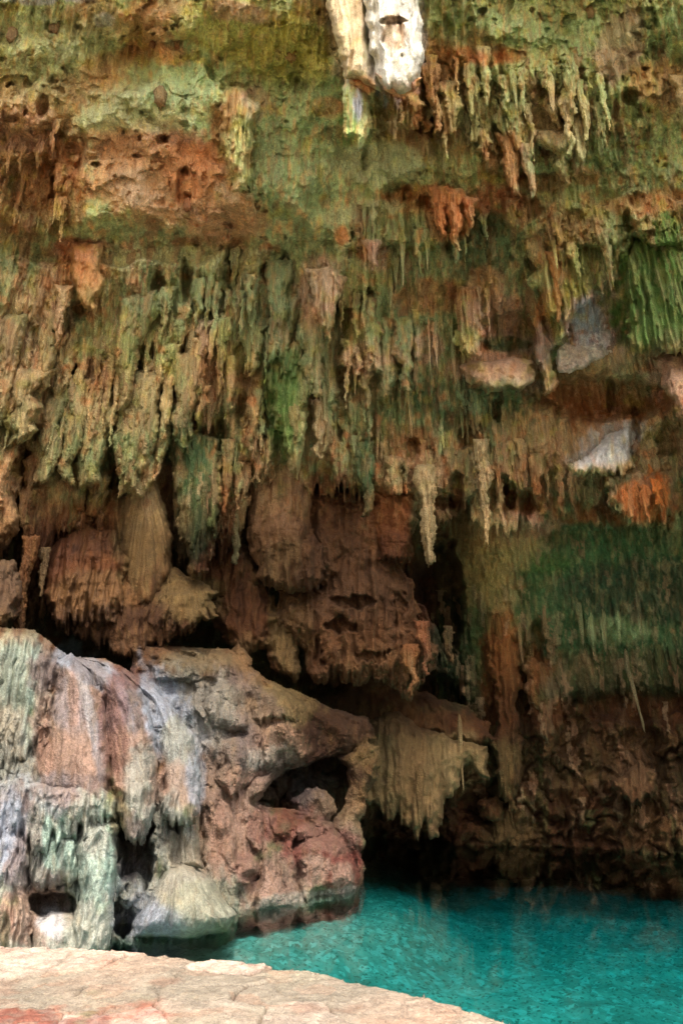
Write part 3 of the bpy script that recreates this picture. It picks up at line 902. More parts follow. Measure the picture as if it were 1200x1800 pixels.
def water():
    x0, x1, y0, y1, z0, z1 = -34, 36, 2.2, 31, -3.2, 0.0
    V = [(x, y, z) for z in (z0, z1) for x, y in ((x0, y0), (x1, y0), (x1, y1), (x0, y1))]
    Fq = [(0, 3, 2, 1), (4, 5, 6, 7), (0, 1, 5, 4), (1, 2, 6, 5), (2, 3, 7, 6), (3, 0, 4, 7)]
    m, nt, out = new_mat('clear_turquoise_water'); n = N(nt)
    P = n('NewGeometry').outputs['Position']
    mp = n('Mapping', {'Vector': P, 'Scale': (1, .55, 1)})
    w1 = n('TexNoise', {'Vector': mp.outputs[0], 'Scale': 1.6, 'Detail': 3., 'Roughness': .5}); w2 = n('TexNoise', {'Vector': mp.outputs[0], 'Scale': 7., 'Detail': 2.})
    h = math_(n, 'MULTIPLY_ADD', w2.outputs[0], .22, w1.outputs[0])
    bp = n('Bump', {'Height': h, 'Strength': .045, 'Distance': .05})
    fr = n('Fresnel', {'IOR': 1.27, 'Normal': bp.outputs[0]})
    gl = n('BsdfGlossy', {'Roughness': .03, 'Normal': bp.outputs[0]}); tr = n('BsdfTransparent')
    mx = n('MixShader', {0: fr.outputs[0], 1: tr.outputs[0], 2: gl.outputs[0]})
    nt.links.new(mx.outputs[0], out.inputs[0])
    va = n('VolumeAbsorption', {'Color': (0.0, .795, .83, 1), 'Density': WATER_DENS}); nt.links.new(va.outputs[0], out.inputs[1])
    o = link_mesh('pool_water', V, Fq, m); o['kind'] = 'structure'
    o.data.polygons.foreach_set('use_smooth', np.zeros(6, bool))
WATER_DENS = .75
water()

RIM_PX = [(-300, 1663), (-100, 1662), (0, 1665), (110, 1667), (200, 1672), (330, 1682), (400, 1690), (540, 1702), (640, 1727), (760, 1755), (860, 1786), (930, 1806)]
LEDGE_Z = 0.8
def rim_world():
    pts = []
    for px, py in RIM_PX:
        x, y, z = ray(px, py); t = (LEDGE_Z - CAM[2]) / z; pts.append((x * t, y * t))
    return pts
def terrace():
    rim = rim_world()
    poly = [(-400, -400), (-400, 12), (-14, 8.4)] + rim + [(2.2, 4.2), (3.4, 2.9), (7, 0.5), (20, -4), (400, -8), (400, -400)]
    xs = np.array(grow(-6.6, -400, .05, 1.12)[::-1] + list(np.arange(-6.6, 3.0, .013)) + grow(3.0, 400, .05, 1.12))
    ys = np.array(grow(3.6, -400, .05, 1.12)[::-1] + list(np.arange(3.6, 8.0, .013)) + list(np.arange(8.0, 12, .1)))
    X, Y = np.meshgrid(xs, ys)
    wx = X + .10 * fbm(X * 2.2, Y * 2.2, 1, 3); wy = Y + .10 * fbm(X * 2.2, Y * 2.2, 7, 3)
    d1, e, cid = worley(wx * 1.55, wy * 2.3); d1b, e2, cid2 = worley(wx * 5.2 + 3, wy * 6.1)
    n_ = fbm(X * 1.1, Y * 1.1, 3, 2); nf = fbm(X * 9, Y * 9, 4, 3); nb = fbm(X * 30, Y * 30, 4, 2)
    s = sdf(poly, X, Y) + .035 * (cid - .5) + .05 * (cid2 - .5) * sst(0, .1, e2) + .02 * fbm(X * 14, Y * 14, 2, 3) - .03 * sst(.08, 0, e) + .05
    z = LEDGE_Z + .018 * n_ + .012 * nf + .005 * nb + .02 * (cid - .5) * sst(0, .05, e) + .007 * (cid2 - .5) * sst(0, .06, e2)
    z -= .03 * sst(.045, .0, e) * sst(-.5, .4, n_ + .3) + .009 * sst(.05, 0, e2) * sst(-.1, .5, fbm(X * 1.7, Y * 1.7, 9, 2))
    z -= .03 * sst(.1, 0, s)
    z = np.where(s < 0, LEDGE_Z - .03 + np.maximum(s * 9, -2.4) + .05 * nf, z)
    mask = s > -.40
    V = np.stack([X, Y, z], -1)
    # mineral tone of the paving; unseen ground behind the camera paler to bounce light
    base = np.zeros(X.shape + (4,)); base[..., :3] = lin((128, 121, 108)) + (lin((196, 184, 162)) - lin((128, 121, 108))) * sst(3.2, .5, Y)[..., None]
    def mixc(w, c): base[..., :3] = base[..., :3] * (1 - w[..., None]) + lin(c) * w[..., None]
    mixc(.7 * sst(-.2, .7, fbm(X * .9, Y * .9, 21, 3)), (150, 132, 116))
    mixc(.6 * sst(.1, .8, fbm(X * 1.4, Y * 1.4, 33, 3)), (142, 136, 118))
    mixc(.65 * sst(.6, .9, cid) * sst(0, .08, e), (184, 166, 154))
    mixc(.35 * sst(.3, .0, cid2), (146, 114, 94))
    mixc(.5 * sst(.25, .8, fbm(X * 2.6, Y * 2.6, 41, 2)), (130, 100, 84))
    q = np.hypot((X + 1.9) / .75, (Y - 5.35) / .30) + .9 * fbm(X * 3.4, Y * 3.4, 12, 4)
    mixc(.6 * sst(1.25, .3, q) * sst(-.5, .4, nf + n_), (150, 74, 48)); mixc(.5 * sst(.75, .2, q + .5 * fbm(X * 5, Y * 5, 2, 2)), (98, 46, 42))
    mixc(.5 * sst(.3, .7, fbm(X * 3.3, Y * 3.3, 77, 2)) * sst(2.4, 1, q), (104, 110, 78))
    mixc(.9 * sst(.03, .006, e) * sst(-.6, .3, n_), (58, 42, 32)); mixc(.5 * sst(.03, .0, e2) * sst(0, .4, fbm(X * 1.7, Y * 1.7, 9, 2)), (88, 62, 46))
    m = rock_material('weathered_limestone_paving', 2.2, .12, .35, 1.0)
    o = link_mesh('stone_ledge', V[mask], quads(mask)[:, ::-1], m, base[mask]); o['kind'] = 'structure'
terrace()
print('terrace', time.time() - T0)

# ------------------------------------------------------------------ rock masses of the left bank
def rteeth(*a):
    t = teeth_region(*a, 0); t[:, 5] *= .15; return t
def thing(*a, **k):
    k.setdefault('category', 'flowstone'); return relief(*a, **k)
_, BANK1 = thing('cave_wall', [(-420, 1090), (0, 1100), (60, 1105), (120, 1150), (180, 1165), (230, 1190), (300, 1250), (350, 1330), (352, 1420), (352, 1500), (380, 1560), (420, 1612), (410, 1750), (-420, 1750)],
      12.4, 11.6, bulge=.6, edge=(40, .9), lump=(.25, .12, .05), flute=(.10, 12, 6), xs_slope=.22, mat=M_ROCK, crack=.07, kind='structure', category=None,
      carve=((238, 1490, 34, 90, 1.3), (95, 1590, 48, 24, 1.0), (215, 1615, 24, 36, .9), (150, 1440, 40, 22, .5), (318, 1448, 24, 16, .4), (20, 1402, 12, 12, .3)))
_, BANK2 = thing('cave_wall', [(230, 1135), (330, 1135), (400, 1140), (470, 1190), (530, 1215), (600, 1250), (650, 1262), (664, 1300), (640, 1338), (590, 1330), (545, 1345), (505, 1356), (482, 1372), (462, 1400), (456, 1410), (490, 1418), (535, 1426), (580, 1444), (606, 1466), (632, 1490), (640, 1530), (640, 1575), (610, 1720), (200, 1740), (230, 1500)],
      16.0, 14.1, bulge=.5, edge=(30, .7), lump=(.3, .2, .05), flute=(.07, 16, 5), xs_slope=.72, warp=(9, 40), mat=M_ROCK, crack=.04, kind='structure', category=None,
      carve=((525, 1485, 9, 12, .5), (440, 1545, 14, 9, .5), (385, 1420, 6, 16, .4)))
print('bank', time.time() - T0)

thing('flowstone_curtain', [(-60, 1115), (30, 1108), (70, 1125), (90, 1160), (88, 1230), (72, 1300), (50, 1335), (10, 1345), (-60, 1330)], 11.75, 11.6, bulge=.4, edge=(18, .5),
      flute=(.06, 10, 20), drape=.10, rag=(26, 8), label='pale green and cream pipe-like flowstone curtain at the far left of the bank', category='flowstone', S=1.6)
thing('flowstone_dome', [(95, 1160), (125, 1145), (160, 1180), (185, 1230), (195, 1300), (192, 1380), (180, 1440), (160, 1445), (130, 1400), (70, 1390), (60, 1340), (80, 1280), (95, 1220)],
      12.0, 11.2, bulge=.5, edge=(34, .3), lump=(.12, .07, .035), flute=(.022, 16, 8), fan=(110, 1040, 260), rag=(22, 10), S=1.6,
      label='pink and white striped flowstone dome beside the pipe-like curtain')
thing('flowstone_dome', [(120, 1150), (165, 1160), (215, 1180), (252, 1215), (272, 1275), (278, 1340), (274, 1400), (256, 1455), (238, 1478), (215, 1440), (196, 1395), (186, 1320), (182, 1240), (150, 1190)],
      12.3, 11.5, bulge=.45, edge=(30, .3), lump=(.12, .07, .035), flute=(.025, 16, 8), fan=(130, 1020, 300), rag=(40, 9), S=1.6,
      label='mauve brown flowstone dome with a ragged hem, right of the pink striped one')
thing('flowstone_cascade', [(130, 1152), (190, 1158), (250, 1190), (300, 1232), (340, 1290), (355, 1350), (348, 1420), (330, 1440), (300, 1442), (280, 1400), (276, 1320), (262, 1240), (220, 1195), (170, 1172)],
      12.9, 12.0, bulge=.4, edge=(26, .3), lump=(.10, .07, .025), flute=(.025, 16, 8), fan=(200, 1000, 300), rag=(34, 10), S=1.6,
      label='blue white flowstone cascade running down the right side of the bank')
thing('flowstone_fringe', [(-60, 1385), (20, 1365), (90, 1375), (180, 1380), (205, 1400), (205, 1440), (150, 1450), (110, 1470), (60, 1480), (20, 1470), (-60, 1460)], 11.1, 11.0, bulge=.4,
      edge=(20, .5), lump=(.08, .1, .05), flute=(.06, 11, 8), rag=(60, 12), S=1.6, label='rough blue grey flowstone fringe under the striped domes',
      teeth=rteeth(30, -50, 200, 1420, 1520, 6, 13, 50, 100, 1.0))
thing('flowstone_drape', [(200, 1375), (270, 1370), (276, 1420), (262, 1460), (245, 1485), (220, 1470), (205, 1430)], 11.3, 11.1, bulge=.3, edge=(14, .4), flute=(.08, 8, 10), rag=(20, 8), S=1.6,
      label='tan pointed flowstone drape hanging over the dark niche')
thing('flowstone_drape', [(276, 1400), (300, 1375), (350, 1400), (352, 1430), (330, 1450), (300, 1446), (282, 1430)], 11.7, 11.5, bulge=.3, edge=(14, .4), flute=(.07, 8, 10), rag=(18, 7), S=1.6,
      label='short pink fringed drape above the slender grey column')
thing('rock_buttress', [(140, 1440), (180, 1430), (208, 1450), (206, 1500), (203, 1560), (200, 1620), (192, 1680), (120, 1700), (125, 1620), (140, 1560), (128, 1500)], 11.3, 10.75, bulge=.45, edge=(22, .5),
      lump=(.1, .08, .05), flute=(.06, 12, 6), S=1.6, label='pale mint green rock buttress standing left of the dark niche', category='rock')
thing('rock_buttress', [(-60, 1430), (30, 1440), (60, 1480), (50, 1560), (56, 1640), (60, 1700), (-60, 1700)], 11.2, 10.6, bulge=.45, edge=(22, .5), lump=(.1, .1, .05), flute=(.10, 12, 8), S=1.6,
      label='grey mauve fluted rock buttress at the far left above the paving', category='rock')
thing('flowstone_fringe', [(48, 1470), (90, 1455), (140, 1470), (145, 1520), (128, 1552), (90, 1560), (55, 1565), (46, 1530)], 11.2, 11.0, bulge=.3, edge=(14, .4), flute=(.10, 9, 10), rag=(16, 8), S=1.6,
      label='mint streaked drapery above the low dark hollow')
thing('rock', [(55, 1620), (90, 1600), (130, 1604), (150, 1640), (150, 1700), (50, 1700)], 11.1, 10.6, bulge=.35, edge=(20, .6), S=1.6, label='white rounded rock lying in the low hollow behind the paving', category='rock')
thing('flowstone_mound', [(318, 1512), (345, 1520), (372, 1545), (396, 1580), (418, 1610), (400, 1640), (330, 1655), (236, 1650), (232, 1625), (246, 1590), (262, 1555), (285, 1525)], 12.0, 11.3, bulge=.9,
      edge=(34, .7), lump=(.06, .05, .02), flute=(.05, 14, 30), fan=(315, 1470, 170), rag=(0, 10), S=1.6, label='pale grey fan-shaped flowstone mound at the water edge')
for i, (x, y0, y1, w, lab) in enumerate(((282, 1405, 1530, 11, 'slender grey stone column above the fan-shaped mound'), (330, 1430, 1530, 24, 'broad pale column behind the fan-shaped mound'))):
    thing('stone_column', [(x - w, y0), (x + w, y0), (x + w * .8, (y0 + y1) / 2), (x + w * 1.2, y1), (x - w * 1.4, y1), (x - w * .7, (y0 + y1) / 2)], 12.1 + .2 * i, 11.9 + .2 * i, bulge=.3, edge=(w * .8, .3),
          flute=(.04, 8, 14), S=1.5, label=lab, category='column')
thing('boulder', [(208, 1545), (240, 1530), (258, 1552), (252, 1590), (226, 1602), (206, 1585)], 12.0, 11.6, bulge=.35, edge=(16, .4), lump=(.05, .08, .05), S=1.5, label='bluish knobbly boulder at the foot of the dark niche', category='boulder')

ROCKS = [  # polygon, depth top, depth bottom, bulge, label, category
 ([(352, 1400), (395, 1395), (420, 1430), (422, 1500), (430, 1560), (420, 1615), (370, 1590), (352, 1520)], 13.8, 13.0, .5, 'tan and orange leaning rock slab right of the pale cascade', 'rock'),
 ([(408, 1515), (432, 1495), (455, 1505), (462, 1535), (440, 1560), (412, 1560), (398, 1540)], 13.1, 12.9, .5, 'rounded pinkish boulder low on the tan slab', 'boulder'),
 ([(420, 1428), (445, 1408), (466, 1425), (470, 1470), (462, 1510), (440, 1500), (424, 1465)], 14.2, 13.6, .45, 'pink and orange upright boulder below the wedged block', 'boulder'),
 ([(468, 1432), (500, 1422), (514, 1428), (514, 1468), (500, 1482), (476, 1470)], 15.0, 14.6, .35, 'small square red brown boulder on the pink bank', 'boulder'),
 ([(460, 1500), (486, 1470), (510, 1480), (524, 1520), (530, 1570), (520, 1602), (440, 1612), (450, 1560)], 14.0, 13.4, .55, 'cracked pink boulder at the waterline, middle of the bank', 'boulder'),
 ([(515, 1478), (560, 1462), (590, 1468), (625, 1490), (638, 1525), (630, 1560), (585, 1572), (530, 1592), (520, 1540), (512, 1500)], 15.4, 14.6, .7, 'dark red boulder with pink patches jutting into the water', 'boulder'),
 ([(512, 1445), (545, 1440), (565, 1452), (570, 1468), (540, 1478), (520, 1482)], 15.6, 15.3, .3, 'flat grey pink boulder above the dark red one', 'boulder'),
 ([(512, 1404), (540, 1382), (576, 1388), (590, 1415), (580, 1450), (545, 1458), (516, 1440)], 16.2, 16.0, .4, 'round pale boulder inside the dark hollow', 'boulder'),
 ([(590, 1330), (640, 1300), (666, 1310), (668, 1350), (652, 1400), (634, 1440), (642, 1480), (636, 1500), (606, 1496), (584, 1455), (606, 1410), (612, 1370)], 16.4, 16.0, .5, 'ochre knobbly rock at the right end of the bank', 'rock'),
 ([(424, 1385), (450, 1362), (476, 1356), (481, 1372), (465, 1392), (440, 1408), (424, 1408)], 14.8, 14.5, .4, 'pale angular block wedged below the hollow rim', 'boulder'),
 ([(362, 1205), (400, 1192), (430, 1200), (440, 1250), (436, 1290), (405, 1290), (365, 1280), (355, 1240)], 15.2, 14.7, .45, 'grey brown rounded rock above the mauve flowstone', 'rock'),
 ([(405, 1290), (455, 1282), (462, 1340), (450, 1370), (420, 1400), (398, 1405), (380, 1370), (392, 1320)], 14.7, 14.2, .45, 'mauve flowstone lobe left of the dark hollow', 'flowstone'),
 ([(455, 1285), (480, 1262), (512, 1270), (530, 1300), (532, 1320), (500, 1325), (475, 1350), (458, 1345)], 15.2, 14.6, .5, 'pinkish flowstone lobe over the dark hollow', 'flowstone'),
 ([(436, 1205), (480, 1205), (520, 1225), (536, 1250), (528, 1275), (490, 1264), (450, 1280), (436, 1250)], 15.6, 15.2, .4, 'tan flowstone shoulder above the pinkish lobe', 'flowstone'),
 ([(402, 1145), (418, 1126), (434, 1140), (446, 1180), (440, 1210), (414, 1205), (402, 1180)], 16.0, 15.6, .35, 'knobbly tan stalagmite on the ledge', 'stalagmite'),
 ([(248, 1158), (330, 1152), (385, 1170), (392, 1196), (340, 1205), (270, 1200)], 15.6, 15.2, .4, 'flat ochre rock slab behind the blue white cascade', 'rock'),
 ([(352, 1300), (378, 1290), (392, 1330), (386, 1375), (372, 1400), (356, 1380)], 14.0, 13.6, .35, 'rust streaked fluted rock right of the cascade', 'rock'),
 ([(530, 1245), (575, 1248), (640, 1262), (648, 1300), (620, 1322), (570, 1320), (540, 1300)], 17.0, 16.6, .5, 'dark brown draped shelf under the hanging rust mass', 'flowstone'),
 ([(332, 1195), (356, 1190), (362, 1220), (368, 1260), (352, 1270), (336, 1240)], 14.6, 14.2, .25, 'small bluish knob beside the cascade top', 'rock'),
]
LOOSE = ('knobbly tan stalagmite on the ledge', 'round pale boulder inside the dark hollow', 'ochre knobbly rock at the right end of the bank', 'pale angular block wedged below the hollow rim', 'dark brown draped shelf under the hanging rust mass')
for P, a, b, bu, lab, cat in ROCKS:
    thing({'boulder': 'boulder', 'rock': 'rock', 'flowstone': 'flowstone_lobe', 'stalagmite': 'stalagmite'}[cat], P, a, b, bulge=bu * .8, edge=(9, .22), lump=(.16, .10, .045), flute=(.03, 10, 4), warp=(9, 30), S=1.7, crack=.035, prof='flat', base=BANK2 if lab not in LOOSE else None,
          rag=(16, 8) if cat == 'flowstone' else (0, 8), mat=M_ROCK, label=lab, category=cat)

# ------------------------------------------------------------------ recess on the left: flowstone shelf under the ceiling fringe
MID = [
 ('flowstone_lobe', [(300, 900), (380, 930), (440, 960), (462, 1020), (440, 1070), (380, 1060), (320, 1020), (296, 960)], 17.4, 17.0, .6, (.10, 14, 6), (14, 9), 'dim folded brown rock between the smooth dome and the beige pillar', 'flowstone'),
 ('flowstone_lobe', [(520, 850), (600, 845), (660, 870), (668, 960), (640, 1010), (590, 1030), (556, 985), (536, 930)], 18.0, 17.8, .7, (.10, 16, 5), (14, 9), 'dark brown folded rock in the shade left of the rust drape', 'flowstone'),
 ('flowstone_lobe', [(380, 1010), (440, 1000), (480, 1040), (500, 1090), (470, 1140), (420, 1150), (380, 1110), (366, 1060)], 17.2, 16.9, .6, (.07, 16, 5), (10, 9), 'dim brown lobe under the green streaked stalactite', 'flowstone'),
 ('flowstone_lobe', [(640, 1195), (700, 1200), (760, 1220), (830, 1250), (880, 1300), (820, 1310), (740, 1290), (640, 1275), (560, 1250), (540, 1215)], 20.4, 19.6, .6, (.05, 18, 4), (10, 9), 'dark rounded ledge over the pale fluted curtain', 'flowstone'),
 ('flowstone_lobe', [(60, 860), (180, 850), (240, 880), (250, 960), (160, 990), (80, 990)], 16.2, 15.8, .6, (.08, 16, 5), (12, 9), 'brown hollowed rock behind the left fringe', 'flowstone'),
 ('flowstone_shelf', [(80, 960), (160, 930), (230, 950), (300, 990), (370, 1040), (380, 1080), (320, 1110), (250, 1150), (190, 1135), (110, 1105), (84, 1060)], 15.6, 14.6, .6, (.06, 14, 8), (24, 10), 'olive brown underside of the flowstone shelf in the left recess', 'flowstone'),
 ('flowstone_drape', [(82, 965), (150, 920), (200, 930), (226, 980), (222, 1060), (200, 1090), (150, 1098), (100, 1090), (84, 1060), (76, 1010)], 15.2, 14.4, .7, (.13, 12, 10), (34, 9), 'orange brown ribbed flowstone drape in the left recess', 'flowstone'),
 ('flowstone_dome', [(238, 800), (264, 815), (288, 880), (306, 945), (298, 1010), (268, 1062), (236, 1070), (216, 1010), (210, 940), (220, 870)], 15.8, 14.9, .8, (.06, 11, 30), (22, 9), 'smooth tan finely grooved flowstone dome in the left recess', 'flowstone'),
 ('flowstone_fan', [(268, 1030), (300, 1000), (345, 1006), (372, 1040), (372, 1085), (330, 1100), (275, 1118), (240, 1110), (250, 1060)], 15.4, 14.7, .7, (.05, 8, 20), (14, 8), 'yellowish fan of fine flowstone folds beside the smooth dome', 'flowstone'),
 ('flowstone_lobe', [(-60, 800), (20, 800), (38, 850), (34, 930), (10, 960), (-60, 960)], 14.6, 14.0, .6, (.06, 12, 10), (10, 9), 'bare tan flowstone wall at the far left under the fringe', 'flowstone'),
 ('flowstone_lobe', [(-60, 985), (20, 985), (40, 1020), (34, 1080), (10, 1110), (-60, 1110)], 13.6, 13.0, .6, (.06, 12, 10), (10, 9), 'mauve grey flowstone bulge at the far left above the pale curtain', 'flowstone'),
 ('hanging_rock', [(426, 790), (536, 790), (552, 930), (578, 1000), (566, 1034), (505, 1044), (455, 1020), (436, 960), (430, 900)], 16.6, 16.0, .6, (.12, 16, 12), (12, 10), 'beige hanging rock pillar with a green stain, mid cave', 'rock'),
 ('rust_flowstone', [(530, 850), (640, 865), (700, 890), (712, 990), (740, 1080), (768, 1130), (765, 1165), (735, 1200), (716, 1226), (700, 1200), (640, 1195), (545, 1190), (532, 1140), (480, 1090), (490, 1040), (560, 1030), (530, 960)], 17.4, 16.6, .9, (.13, 17, 8), (26, 12), 'large rust brown flowstone mass hanging in mid cave', 'flowstone'),
 ('rust_flowstone', [(655, 858), (722, 870), (730, 930), (720, 985), (690, 992), (660, 980), (652, 910)], 16.6, 16.4, .5, (.06, 12, 14), (14, 9), 'rust coloured bulging drape above the large hanging mass', 'flowstone'),
 ('rust_flowstone', [(725, 1040), (752, 1080), (775, 1120), (796, 1150), (795, 1166), (775, 1172), (750, 1130), (728, 1100)], 17.6, 17.3, .35, (.10, 10, 10), (16, 8), 'ragged brown spur right of the large hanging mass', 'flowstone'),
 ('flowstone_lobe', [(462, 1085), (490, 1080), (520, 1110), (530, 1180), (510, 1200), (480, 1170), (462, 1130)], 17.0, 16.6, .35, (.08, 10, 10), (10, 9), 'ochre folded rock against the left side of the hanging mass', 'flowstone'),
 ('flowstone_curtain', [(640, 1262), (700, 1250), (760, 1285), (815, 1300), (860, 1310), (862, 1372), (822, 1345), (800, 1380), (782, 1420), (770, 1455), (740, 1452), (712, 1430), (690, 1432), (640, 1395)], 19.4, 18.8, .7, (.06, 12, 26), (44, 10), 'pale fluted flowstone curtain above the far pool edge', 'flowstone'),
 ('stone_column', [(858, 1110), (905, 1105), (920, 1160), (912, 1220), (918, 1300), (905, 1420), (870, 1390), (862, 1300), (872, 1230), (856, 1170)], 21.6, 21.2, .7, (.14, 12, 14), (24, 9), 'brown fluted column left of the slim dark one', 'column'),
 ('stone_column', [(922, 1150), (960, 1160), (982, 1200), (984, 1290), (960, 1340), (940, 1300), (926, 1230)], 21.4, 21.0, .6, (.14, 11, 16), (24, 9), 'dark brown bullet-shaped column on the far wall', 'column'),
 ('flowstone_lobe', [(1075, 1370), (1120, 1330), (1150, 1350), (1150, 1400), (1108, 1420), (1080, 1400)], 20.6, 20.2, .6, (.10, 10, 8), (30, 8), 'pale tan draped lobe low on the far right wall', 'flowstone'),
 ('boulder', [(835, 1410), (870, 1390), (892, 1410), (885, 1440), (850, 1440)], 22.4, 22.0, .6, (.06, 10, 8), (0, 8), 'pale rounded boulder above the far waterline', 'boulder'),
 ('stone_column', [(870, 1430), (905, 1410), (915, 1450), (912, 1485), (868, 1485), (862, 1460)], 22.9, 22.6, .5, (.10, 9, 8), (0, 8), 'stubby ochre pillar standing at the far waterline', 'column'),
 ('ledge_slab', [(796, 640), (850, 632), (905, 628), (940, 640), (945, 668), (915, 690), (855, 688), (812, 670)], 14.9, 14.5, .6, (.04, 20, 2), (0, 9), 'flat pink and orange rock ledge in the right ceiling', 'rock'),
 ('flowstone_cascade', [(930, 530), (948, 535), (962, 580), (974, 640), (976, 688), (962, 690), (946, 650), (934, 600)], 15.0, 14.8, .35, (.06, 6, 20), (12, 6), 'narrow white and black wet cascade beside the ledge', 'flowstone'),
 ('flowstone_cascade', [(978, 650), (976, 600), (1004, 578), (1026, 540), (1046, 500), (1066, 500), (1082, 570), (1086, 622), (1044, 634), (1005, 655)], 15.75, 15.0, .2, (.07, 6, 1.2), (0, 9), 'glistening dimpled pale flowstone patch between green drapes', 'flowstone'),
 ('flowstone_drape', [(1000, 810), (1040, 785), (1075, 760), (1105, 735), (1118, 760), (1116, 810), (1100, 836), (1040, 832), (1008, 826)], 16.3, 15.6, .5, (.05, 10, 4), (22, 8), 'glistening white flowstone apron on the right', 'flowstone'),
 ('flowstone_drape', [(1060, 835), (1110, 825), (1180, 830), (1200, 870), (1195, 905), (1150, 905), (1125, 925), (1095, 900), (1070, 880)], 16.0, 15.5, .5, (.12, 10, 14), (30, 9), 'bright orange stalactite cluster under the white apron', 'flowstone'),
 ('stone_column', [(1150, 625), (1215, 612), (1330, 700), (1330, 820), (1230, 830), (1190, 740), (1162, 680)], 13.6, 13.2, .6, (.05, 20, 14), (0, 9), 'smooth pale brown column at the right edge', 'column'),
 ('flowstone_drape', [(1098, 420), (1150, 390), (1230, 390), (1330, 420), (1330, 600), (1200, 622), (1150, 615), (1106, 610), (1100, 520)], 13.4, 13.0, .7, (.17, 16, 16), (22, 10), 'broad vivid green mossy drape at the right edge', 'flowstone'),
 ('flowstone_drape', [(940, 410), (1040, 400), (1052, 470), (1040, 520), (1010, 560), (992, 592), (974, 560), (950, 530), (936, 470)], 14.0, 13.5, .6, (.15, 12, 14), (16, 9), 'yellow green mossy drape left of the dimpled wet patch', 'flowstone'),
 ('flowstone_drape', [(536, 475), (590, 465), (604, 500), (596, 560), (576, 600), (560, 560), (540, 540)], 13.1, 12.8, .45, (.12, 8, 12), (24, 7), 'pale peach stalactite cluster in mid ceiling', 'flowstone'),
 ('flowstone_drape', [(468, 600), (535, 590), (552, 680), (534, 760), (520, 838), (505, 820), (486, 760), (470, 690)], 14.4, 14.0, .6, (.15, 11, 16), (20, 8), 'long vivid green mossy drape in the centre of the fringe', 'flowstone'),
 ('flowstone_drape', [(304, 780), (345, 760), (390, 775), (396, 860), (378, 950), (356, 1008), (330, 1000), (314, 930), (304, 850)], 14.9, 14.6, .5, (.12, 11, 16), (18, 8), 'long dark green mossy drape left of mid cave', 'flowstone'),
 ('flowstone_drape', [(385, 150), (430, 160), (462, 180), (448, 240), (436, 335), (408, 335), (392, 260), (380, 200)], 10.6, 10.9, .45, (.11, 9, 12), (10, 8), 'olive hanging drape on the edge of the raised ceiling plate', 'flowstone'),
 ('flowstone_drape', [(120, 425), (178, 420), (184, 500), (172, 550), (150, 545), (128, 500)], 12.7, 12.4, .4, (.06, 12, 14), (14, 9), 'smooth orange drape at the upper left of the fringe', 'flowstone'),
 ('flowstone_drape', [(798, 500), (845, 505), (848, 590), (842, 625), (810, 628), (798, 590)], 14.1, 13.9, .4, (.12, 10, 14), (12, 8), 'olive mossy drape left of the rock ledge', 'flowstone'),
]
for nm, P, a, b, bu, fl, rg, lab, cat in MID:
    fan = {'smooth tan finely grooved flowstone dome in the left recess': (256, 820, 200), 'yellowish fan of fine flowstone folds beside the smooth dome': (330, 960, 130)}.get(lab)
    green = any(w in lab for w in ('moss', 'olive hang', 'orange stalactite', 'peach'))
    tt = None
    xs_, ys_ = [p[0] for p in P], [p[1] for p in P]
    if green or 'column' in lab[-30:]:
        A = (max(xs_) - min(xs_)) * (max(ys_) - min(ys_))
        tt = teeth_region(int(A / 420), min(xs_), max(xs_), min(ys_) + 20, max(ys_), 3, 11, 26, 80, 1.3, .1)
        if 'smooth' in lab: tt = None
    thing(nm, P, a, b, bulge=bu, edge=(14, .3), lump=(.3, .2, .07) if 'rust' in nm else ((.14, .11, .05) if nm != 'flowstone_dome' else (.05, .03, .01)), flute=fl, rag=rg, fan=fan, prof='flat' if 'rock' in nm or 'rust' in nm or 'lobe' in nm else 'round', warp=(5, 30) if 'smooth tan' in lab else (12, 34), S=1.8, teeth=tt, vst=.5 if green else 1.0, crack=0 if green or nm in ('flowstone_dome', 'flowstone_fan', 'flowstone_cascade', 'flowstone_curtain') else (.045 if 'rust' in nm or 'rock' in nm else .015),
          carve=((600, 1100, 26, 14, .5), (560, 1140, 10, 30, .3), (655, 1150, 30, 9, .35), (700, 1070, 12, 30, .4), (620, 1060, 40, 12, .4)) if 'large rust' in lab else None,
          tint=('F', .12) if 'pale fluted flowstone curtain above' in lab else ('k', .45) if 'beige hanging' in lab else ('B', .35) if 'smooth orange' in lab else (('k', .55) if 'large rust' in lab else (('b', .4) if 'vivid' in lab else (('W', .5) if 'dimpled pale' in lab else (('k', .45) if 'column at the right edge' in lab or 'rock ledge in the right' in lab else None)))), wet=.85 if 'wet' in lab or 'glisten' in lab else (.3 if 'orange' in lab else None),  # white tint of the dimpled patch is a painted highlight
          mat=M_CEIL if green else (M_ROCK if 'rust' in nm or 'rock' in nm or 'column' in lab else M_FLOW), label=lab, category=cat)
print('masses', time.time() - T0)

# ------------------------------------------------------------------ white stalactites at the lip of the cave mouth
WL, _ = thing('white_stalactite', [(562, -90), (650, -90), (646, 20), (652, 80), (664, 130), (668, 165), (650, 158), (632, 142), (606, 138), (590, 90), (578, 40)], 8.6, 8.3, bulge=.5, edge=(12, .4), lump=(.10, .05, .016), flute=(.09, 26, 12),
      S=1.5, warp=(7, 40), tint=('F', .45), label='sunlit cream stalactite, the left one of the pair at the cave mouth', category='stalactite', group=None)
WR, _ = thing('white_stalactite', [(626, -90), (748, -90), (738, 20), (746, 90), (738, 140), (728, 158), (705, 170), (676, 158), (656, 128), (650, 90), (640, 30)], 8.2, 7.9, bulge=.6, edge=(14, .4), lump=(.10, .06, .016), flute=(.10, 30, 12),
      S=1.5, warp=(7, 40), tint=('l', .6), carve=((694, 70, 22, 40, .16), (690, 36, 26, 8, .14)), label='sunlit white stalactite with a hollow face, right of the cream one', category='stalactite')
